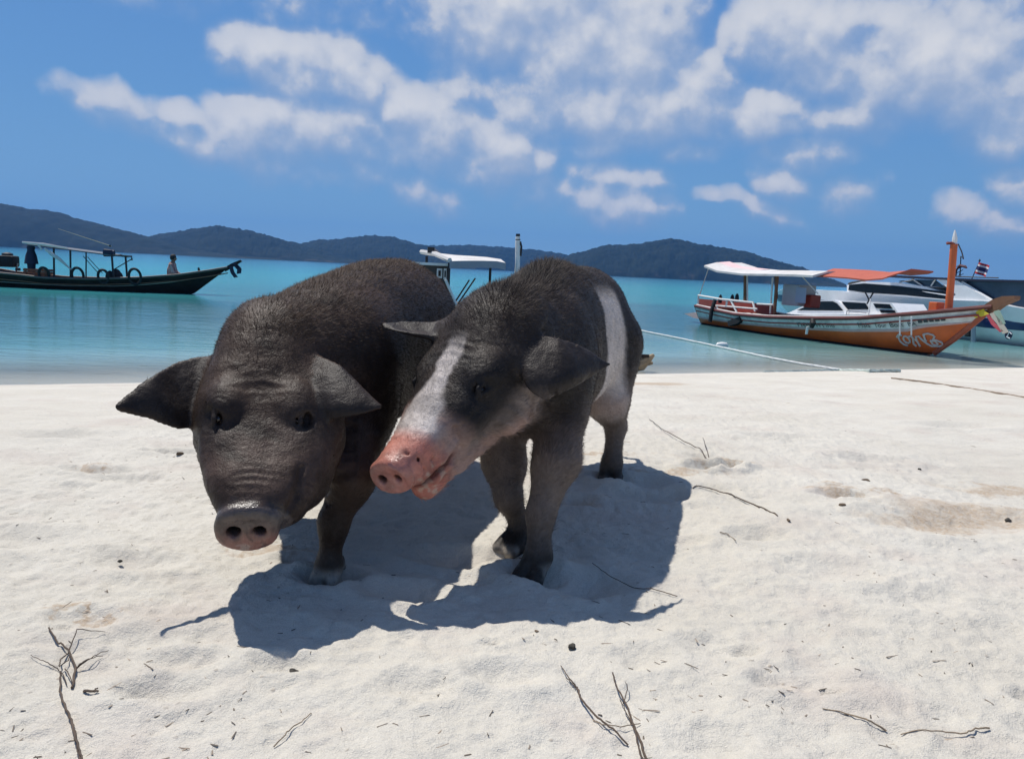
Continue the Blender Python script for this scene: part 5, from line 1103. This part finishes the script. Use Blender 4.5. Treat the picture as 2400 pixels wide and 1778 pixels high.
    t = thing('raincoat', 'dark blue raincoat hanging from the canopy end of the dark boat', 'coat')
    t.part(MB().lathe(t.p(73, 600, .3), [(.02, .36), (.09, .34), (.12, .26), (.10, .18), (.16, .0), (.19, -.2), (.20, -.24), (.12, -.25), (.10, -.55)], 12), 'cloth', NAVY, True); t.part(MB().tube([t.p(75, 574, .3), t.p(76, 640, .3)], .03, 6), 'hanging_pole', DKMET); rebase(t.root)
    t = thing('fishing_rod', 'thin pale fishing rod propped on the dark boat canopy', 'rod')
    t.part(MB().tube([t.p(261, 577, .5), t.p(200, 557, .5), t.p(136, 536, .5)], [.018, .013, .006], 6), 'rod', mat('pale_bamboo', (.42, .38, .30), .6)); t.part(MB().lathe(t.p(258, 576, .5), [(.02, -.03), (.035, 0), (.02, .03)], 8), 'reel', DKMET); rebase(t.root)
    # the seated person: body grown as one surface
    base = Vector(b.O)+b.e*b.p(402, 650, .1).x+b.n*.1; base.z = WATER+b.p(402, 652, .1).z-.10
    F = Field(np.array([*base])-np.array([.6, .6, .1]), np.array([*base])+np.array([.6, .6, 1.0]), .016); e, n, z = b.e, b.n, Vector((0, 0, 1)); P = lambda x, y, h: base+e*x+n*y+z*h
    F.chain([P(0, 0, .10), P(.02, 0, .35), P(.03, 0, .52)], [.15, .14, .12], .06)
    for s_ in (-1, 1):
        F.chain([P(.03, s_*.15, .52), P(.10, s_*.20, .30), P(.27, s_*.13, .22)], [.062, .048, .036], .04); F.chain([P(.27, s_*.13, .22), P(.35, s_*.12, .23)], [.036, .030], .02)
        for fi in range(4): F.cone(P(.35, s_*(.10+.018*fi), .235), P(.40, s_*(.10+.018*fi), .215), .011, .009, .006)
        F.cone(P(.33, s_*.085, .235), P(.37, s_*.07, .22), .011, .009, .006)
        F.chain([P(.05, s_*.09, .09), P(.40, s_*.10, .17), P(.42, s_*.10, -.02)], [.085, .06, .045], .04)
    F.chain([P(.04, 0, .55), P(.06, 0, .65)], [.055, .05], .03); F.ell(P(.07, 0, .74), (.085, .085, .11), k=.02); F.cone(P(.155, 0, .73), P(.165, 0, .71), .014, .016, .01)
    for s_ in (-1, 1): F.ell(P(.06, s_*.083, .735), (.02, .012, .03), k=.01)
    V, Q = F.mesh(); h = V[:, 2]-base.z; loc = V-np.array([*base]); ex = loc@np.array([*e])
    C = np.tile(np.array([.40, .33, .30]), (len(V), 1)); lat = loc@np.array([*n]); C[(np.sin(lat*75) > .3)] = (.22, .10, .10); C[h > .585] = (.20, .11, .075); C[(h < .16) & (ex > .06) | (h < .08)] = (.03, .03, .05); C[(h < .28) & (ex > .20) & (h > .19)] = (.20, .11, .075)
    root = empty('person', base); me = np_mesh('body', V-np.array([*base]), Q); set_col(me, C)
    m = bpy.data.materials.new('clothes_and_skin'); m.use_nodes = True; g = NT(m.node_tree); at = g.new('ShaderNodeAttribute', attribute_name='col'); g.l.new(at.outputs['Color'], g.n['Principled BSDF'].inputs['Base Color']); g.n['Principled BSDF'].inputs['Roughness'].default_value = .8
    link_mesh('body', me, m, root); MB().lathe(e*.055+z*.765, [(.02, .105), (.06, .09), (.09, .05), (.098, 0), (.088, -.06), (.06, -.08)], 14, z).build('hair', RUBBER, root, True)
    tag(root, 'person in a pale striped shirt sitting in the dark boat with arms forward', 'person')
dark_boat()
# ---- white boat half hidden behind the pigs
def hidden_boat():
    a0 = pt(1060, 700, 19.0); O = Vector((a0.x, 19.0, WATER)); e = Vector((1, .18, 0)).normalized()
    b = Boat('longtail_boat', O+e*2.6, O-e*2.6, 'white roofed wooden boat half hidden behind the two pigs')
    u0, _ = b.uz(930, 700); u1, _ = b.uz(1262, 700); us = np.linspace(u0-.8, u1+.5, 30); utop = us[-1]
    zs = lambda u: .42+.25*max(0, (u-utop+2)/2)**2; hull = Hull(us, lambda u: .04+.85*min(1, (utop-u)/3.5)**.6, lambda u: -.25 if u < utop-1.2 else -.25+.8*(u-utop+1.2)/1.2, zs, lambda u: .45)
    b.part(hull.strip(lambda u: 0, lambda u: .7, 6), 'hull', DKWOOD, True); b.part(hull.strip(lambda u: .7, lambda u: 1, 3, .008), 'side_band', WHITE, True)
    b.part(MB().grid([[Vector((u, (-1+i/2)*hull.beam(u)*.95, zs(u)-.08)) for i in range(5)] for u in us], (0, 0, -.03)), 'deck', BROWN)
    near = [b.p(x, y, .7) for x, y in ((1054, 612), (1090, 611), (1130, 611), (1165, 612), (1185, 616))]; far = [b.p(x, y, -.9) for x, y in ((988, 592), (1034, 594), (1080, 599), (1120, 603), (1164, 609))]
    mid = [(p+q)*.5+Vector((0, 0, .05)) for p, q in zip(near, far)]
    b.part(MB().grid([near, mid, far], (0, 0, -.04)), 'awning', CANVAS, True); b.part(MB().grid([near, [q+Vector((0, b.sg*.02, -.16)) for q in near]], Vector((0, -b.sg*.02, 0))), 'awning_valance', mat('grey_valance', (.25, .28, .32), .8, var=.1))
    b.part(MB().tube([near[0]+Vector((0, 0, .02)), mid[0]+Vector((0, 0, .02)), far[0]+Vector((0, 0, .02))], .06, 6), 'awning_edge', CANVAS)
    b.part(MB().box((b.p(1012, 619, -.2)), (.95, 1.3, .06)), 'cabin_roof', WHITE); q_ = b.p(1018, 622, -.1); b.part(MB().box(Vector((q_.x, q_.y, (q_.z+.33)/2)), (.66, .9, q_.z-.33)), 'cabin', mat('dark_cabin', (.05, .04, .035), .6))
    for (x0, y0, x1, y1) in ((1024, 629, 1036, 652), (1040, 629, 1046, 655)):
        q0, q1 = b.p(x0, y0, .40), b.p(x1, y1, .40); t = .025
        wf_ = b.part(MB().box((q0+q1)*.5, (abs(q1.x-q0.x), .03, abs(q1.z-q0.z))), 'window_frame', WHITE)
        b.part(MB().box((q0+q1)*.5+Vector((0, b.sg*.02, 0)), (abs(q1.x-q0.x)*.45, .03, abs(q1.z-q0.z)*.6)), 'pane', GLASS, False, wf_)
    for pts, lat in (([(1053, 614), (1053, 662)], .65), ([(1000, 600), (1000, 650)], -.7), ([(1150, 612), (1150, 690)], -.5)):
        a_ = b.p(*pts[0], lat); b.part(MB().tube([a_, Vector((a_.x, a_.y, .35))], .035, 6), 'post', DKMET)
    a_, c_ = b.p(1044, 655, .72), b.p(1070, 698, .72); b.part(MB().tube([a_, Vector((c_.x, c_.y, min(c_.z, .40)))], .035, 6), 'side_rail', WHITE); b.part(MB().box(b.p(1010, 586, -.3), (.16, .16, .14)), 'roof_box', DKMET); b.part(MB().tube([b.p(1016, 583, -.3), b.p(1032, 595, -.3)], .035, 6), 'roof_stay', mat('grey_bar', (.3, .28, .28), .6))
    a_ = b.p(1213, 620, -.2); b.part(MB().tube([Vector((a_.x-.03, a_.y, zs(a_.x)-.1)), a_, b.p(1213, 566, -.2), b.p(1214, 553, -.2)], [.065, .06, .058, .052], 10), 'bow_post', WHITE, True); bp_ = [c for c in b.root.children if c.name.startswith('bow_post')][-1]; b.part(MB().tube([b.p(1214, 554, -.2), b.p(1214, 548, -.2)], [.056, .05], 10), 'post_cap', DKMET, True, bp_); b.part(MB().tube([b.p(1214, 563, -.2), b.p(1214, 561, -.2)], .064, 10), 'post_ring', DKMET, False, bp_); b.part(MB().tube([b.p(1219, 566, -.2), b.p(1222, 578, -.2), b.p(1220, 600, -.2)], .028, 6), 'post_rope', DKMET, False, bp_)
    for p0, p1 in (((1078, 690), (1100, 656)), ((1088, 690), (1114, 652))): a_, c_ = b.p(*p0, -.4), b.p(*p1, -.4); k_ = (a_.z-.36)/max(c_.z-a_.z, .05); b.part(MB().tube([a_-(c_-a_)*k_, c_], .02, 5), 'oar', BROWN)
hidden_boat()
# ------------------------------------------------------------------ ropes, driftwood, twigs and litter on the sand
def rope(name, pts, r, m, label, water=False, sag=0.0):
    P = []
    for i, (x, y) in enumerate(pts): P.append(gnd(x, y, WATER+.02) if water else None or (gnd(x, y, WATER+.02) if (gnd(x, y, WATER).dot(SN)-SOFF) > -.05 else on_ground(x, y)+Vector((0, 0, r*.6))))
    Q = []
    for i in range(len(P)-1):
        n = 8
        for k in range(n): t = k/n; q = P[i].lerp(P[i+1], t); q.z -= sag*math.sin(t*math.pi); q += Vector((rnd.uniform(-1, 1), rnd.uniform(-1, 1), 0))*r*.6; Q.append(q)
    Q.append(P[-1]); mb = MB()
    for s in range(3):                        # three twisted strands
        mb.tube([q+Vector((0, math.cos(i*1.3+s*2.09), math.sin(i*1.3+s*2.09)))*r*.5 for i, q in enumerate(Q)], r*.62, 5)
    o = mb.build(name, m); tag(o, label, 'rope'); return o
rope('mooring_rope', [(1230, 718), (1330, 738), (1440, 760), (1496, 773), (1590, 792), (1690, 813), (1790, 835), (1880, 852), (1970, 866)], .017, ROPEW, 'white rope running from the sea up to the waterline', True)
rope('shore_rope', [(1790, 872), (1850, 871), (1910, 869), (1970, 868), (2040, 872), (2110, 871)], .024, mat('green_white_rope', (.45, .52, .48), .8, var=.3, vscale=8), 'pale green rope lying along the waterline')
rope('thin_rope', [(2090, 887), (2160, 895), (2240, 907), (2330, 921), (2420, 936)], .009, mat('brown_rope', (.26, .20, .15), .9, var=.2), 'thin brown rope lying across the upper beach')
def float_():
    q = gnd(1692, 811, WATER); mb = MB()
    o = mb.lathe(q+Vector((0, 0, .02)), [(.02, -.12), (.05, -.09), (.06, 0), (.05, .09), (.02, .12)], 12, Vector((1, .2, 0))).build('float', ROPEW, None, True); tag(o, 'small white float tied on the mooring rope', 'float')
float_()
def driftwood():
    q = gnd(1502, 866, WATER+.02); q = on_ground(1502, 868); root = empty('driftwood', q); m = mat('pale_driftwood', (.30, .22, .13), .9, var=.4, vscale=12, bump=.5)
    MB().tube([Vector((-.12, 0, .03)), Vector((0, .02, .08)), Vector((.10, 0, .17)), Vector((.16, 0, .22))], [.06, .09, .05, .02], 8).build('branch', m, root, True); MB().tube([Vector((0, 0, .05)), Vector((.06, .05, .10)), Vector((.16, .06, .10))], [.06, .05, .02], 8).build('branch', m, root, True)
    MB().box((.02, -.02, .20), (.14, .05, .04)).build('bark', DKWOOD, root); tag(root, 'pale driftwood stump at the waterline behind the belted pig', 'driftwood')
driftwood()
TWIG = mat('dry_twig', (.085, .06, .043), .85, var=.35, vscale=40); TWIG2 = mat('pale_twig', (.25, .19, .13), .85, var=.3, vscale=40)
def twig(label, branches, m=TWIG, group=None):
    """branches: (points in photo-display pixels, start radius mm, end radius mm, lift)"""
    mb = MB()
    for pts, r0, r1, lift in branches:
        P = [on_ground(x*DS, y*DS) for x, y in pts]; Q = []
        for i in range(len(P)-1):
            for k in range(6):
                t = k/6; q = P[i].lerp(P[i+1], t); q.z = max(q.z, gz(q.x, q.y)-.002) if lift < .02 else q.z; Q.append(q)
        Q.append(P[-1]); n = len(Q)
        Q = [q+Vector((rnd.uniform(-1, 1)*.0010, rnd.uniform(-1, 1)*.0010, .002+lift*math.sin(math.pi*min(1, (i+.5)/n))+rnd.uniform(0, .0015))) for i, q in enumerate(Q)]
        mb.tube(Q, [(r0+(r1-r0)*i/(n-1))*.001 for i in range(n)], 6)
    o = mb.build('twig', m, None, True); tag(o, label, 'twig', group); return o
twig('long forked twig with tangled side shoots running off the bottom of the sand', [([(106, 1370), (125, 1405), (150, 1425), (165, 1460), (158, 1500)], 1.6, 2.2, .006), ([(165, 1460), (185, 1452), (225, 1432)], 1.4, .6, .01), ([(165, 1462), (205, 1445), (238, 1420)], 1.2, .5, .012), ([(150, 1425), (168, 1395), (228, 1380)], 1.4, .5, .015), ([(150, 1425), (132, 1445), (130, 1465), (148, 1450), (152, 1430)], 1.3, .8, .01), ([(132, 1465), (145, 1495)], 1.2, .8, .006), ([(142, 1460), (158, 1498)], 1.2, .8, .008), ([(132, 1465), (131, 1510), (140, 1540), (155, 1575), (165, 1615), (178, 1665)], 1.6, 2.4, .004), ([(155, 1575), (162, 1610), (172, 1640), (184, 1668)], 1.2, 1.6, .007), ([(66, 1430), (100, 1448), (130, 1462)], .5, 1.0, .004)])
twig('thin straight twig beside a forked one, bent at a knot', [([(1220, 1452), (1240, 1485), (1256, 1500)], .9, 1.6, .004), ([(1256, 1498), (1265, 1530), (1300, 1572), (1340, 1600), (1368, 1625)], 2.0, 1.5, .006), ([(1232, 1478), (1252, 1500)], .6, .9, .003)])
twig('forked dark twig reaching past the bottom of the sand', [([(1333, 1466), (1342, 1500), (1365, 1545), (1378, 1585), (1395, 1620), (1408, 1660)], 1.4, 2.2, .005), ([(1378, 1585), (1385, 1620), (1400, 1665)], 1.2, 1.6, .007), ([(1374, 1580), (1360, 1555), (1350, 1525)], 1.2, .6, .006), ([(1358, 1535), (1366, 1510), (1362, 1488)], 1.0, .5, .008)])
twig('long thin stick with an upright fork beside hoof prints', [([(1414, 914), (1440, 938), (1490, 968), (1520, 988), (1545, 1005)], 1.4, 2.2, .012), ([(1545, 1008), (1534, 985), (1530, 955)], 2.0, .9, .03)])
twig('brown hooked stick lying across trodden sand', [([(1508, 1072), (1520, 1060), (1550, 1068), (1600, 1085), (1650, 1105), (1693, 1125)], 1.8, 2.6, .004)], TWIG)
twig('short pale stick beside the hooked stick', [([(1568, 1160), (1585, 1168), (1602, 1178)], 1.6, 1.0, .002)], TWIG2)
twig('curved thin twig crossing the shadow edge of the belted pig', [([(1290, 1228), (1330, 1260), (1380, 1285), (1440, 1292), (1475, 1300)], .9, 1.2, .004)], TWIG)
twig('slim curved twig lying alone near the shadow', [([(597, 1628), (625, 1600), (655, 1578), (678, 1555)], 1.2, .8, .003)], TWIG2)
twig('wavy pale stem half buried in bare sand', [([(1790, 1545), (1850, 1560), (1890, 1572), (1930, 1593)], .9, 1.8, .002)], TWIG2); twig('kinked pale stem ending in a raised tip', [([(1960, 1602), (2040, 1597), (2100, 1603), (2125, 1590), (2155, 1588)], .9, 1.6, .003)], TWIG2)
twig('small dark fork shaped stick near the tangled twig', [([(182, 1508), (200, 1511), (214, 1508)], 2.6, 1.6, .003), ([(204, 1511), (213, 1503)], 1.8, 1.0, .004)])
twig('yellowish curled stem near the knotted twig', [([(1290, 1570), (1310, 1583), (1350, 1587), (1395, 1578)], 1.0, .8, .003)], TWIG2)
def pebble(px, py, s, m, label, cat='stone', asp=(1.3, .9, .6)):
    s *= .72
    q = on_ground(px*DS, py*DS); bm = bmesh.new(); bmesh.ops.create_icosphere(bm, subdivisions=3, radius=s); r_ = random.Random(int(px))
    ph = [r_.uniform(0, 6) for _ in range(6)]
    for v in bm.verts:
        d = v.co.normalized(); k = 1+.18*math.sin(d.x*3+ph[0])+.15*math.sin(d.y*4+ph[1])+.12*math.sin(d.z*5+ph[2])+.06*math.sin(d.x*11+ph[3])*math.sin(d.y*9+ph[4])
        v.co = Vector((v.co.x*asp[0]*k, v.co.y*asp[1]*k, v.co.z*asp[2]*k))
    me = bpy.data.meshes.new('pebble'); bm.to_mesh(me); bm.free(); o = link_mesh(cat.replace(' ', '_'), me, m); o.location = q+Vector((0, 0, s*asp[2]*.35)); o.rotation_euler = (0, 0, r_.uniform(0, 3)); tag(o, label, cat)
DKST = mat('dark_stone', (.05, .045, .035), .85, var=.4, vscale=60, bump=.5, bscale=200); BRST = mat('brown_pod', (.13, .09, .055), .8, var=.4, vscale=60, bump=.4, bscale=150)
for a in [(1246, 1409, .0105, DKST, 'dark oval stone lying in front of the shadow'), (1168, 1374, .005, BRST, 'tiny brown stone near the shadow tip'), (2003, 1022, .009, DKST, 'small dark chip on the open upper sand'), (2140, 1113, .014, BRST, 'grey brown stone at the rim of the tan patch'), (2195, 1133, .016, DKST, 'dark lump on the trodden tan sand'),
          (1717, 1133, .009, BRST, 'brown crumb at the hooked stick end'), (640, 1462, .009, DKST, 'dark bit in the hollow by the snout shadow'), (223, 1035, .013, BRST, 'brown seed pod in a shallow hollow'), (392, 988, .013, BRST, 'flat brown pod beside the ear'), (1885, 1046, .013, BRST, 'narrow curled leaf on bare sand'), (1835, 1100, .012, BRST, 'rusty crumb in churned sand'), (262, 1222, .007, DKST, 'dark fleck on smooth sand')]: pebble(*a)
def litter():                               # fine plant litter and coral crumbs that nobody could count
    V = []; F = []; n = 800; b = 0; r_ = np.random.default_rng(4)
    px = r_.uniform(-60, 2460, n); py = 905+(1790-905)*r_.random(n)**.75; cl = fbm(px*.004, py*.008, 3, 9); keep = cl > r_.uniform(.30, .62, n)
    P = np.array([gnd(x, y, 0)[:] for x, y in zip(px[keep], py[keep])]); Z = ground_z(P[:, 0], P[:, 1]); C = []
    for (x, y, _), z in zip(P, Z):
        a = r_.uniform(0, 3.14); L = r_.choice([.004, .006, .010, .016], p=[.4, .35, .2, .05])*(1+max(0, y-3)*.25); w = r_.uniform(.0008, .002)*(1+max(0, y-3)*.3); h = r_.uniform(.0006, .002)
        c, s = math.cos(a), math.sin(a); t = [(-1, -1, 0), (1, -.6, 0), (1, .6, 0), (-1, 1, 0), (-.6, 0, 1), (.7, 0, 1)]
        for (u, v, k) in t: V.append((x+c*u*L-s*v*w, y+s*u*L+c*v*w, z-.0004+k*h+abs(u)*.0006))
        F += [(b, b+1, b+5), (b, b+5, b+4), (b+2, b+3, b+4), (b+2, b+4, b+5), (b+1, b+2, b+5), (b+3, b, b+4)]; b += 6
        C += [r_.choice([.07, .13, .20, .32])*np.array([1, .82, .64])*r_.uniform(.7, 1.2)]*6
    me = np_mesh('litter', V, F, 3); set_col(me, np.array(C)); m = bpy.data.materials.new('litter_mix'); m.use_nodes = True; g = NT(m.node_tree); at = g.new('ShaderNodeAttribute', attribute_name='col'); g.l.new(at.outputs['Color'], g.n['Principled BSDF'].inputs['Base Color']); g.n['Principled BSDF'].inputs['Roughness'].default_value = .9
    o = link_mesh('litter', me, m, smooth=False); tag(o, 'fine dry plant litter scattered over the sand', kind='stuff')
litter()
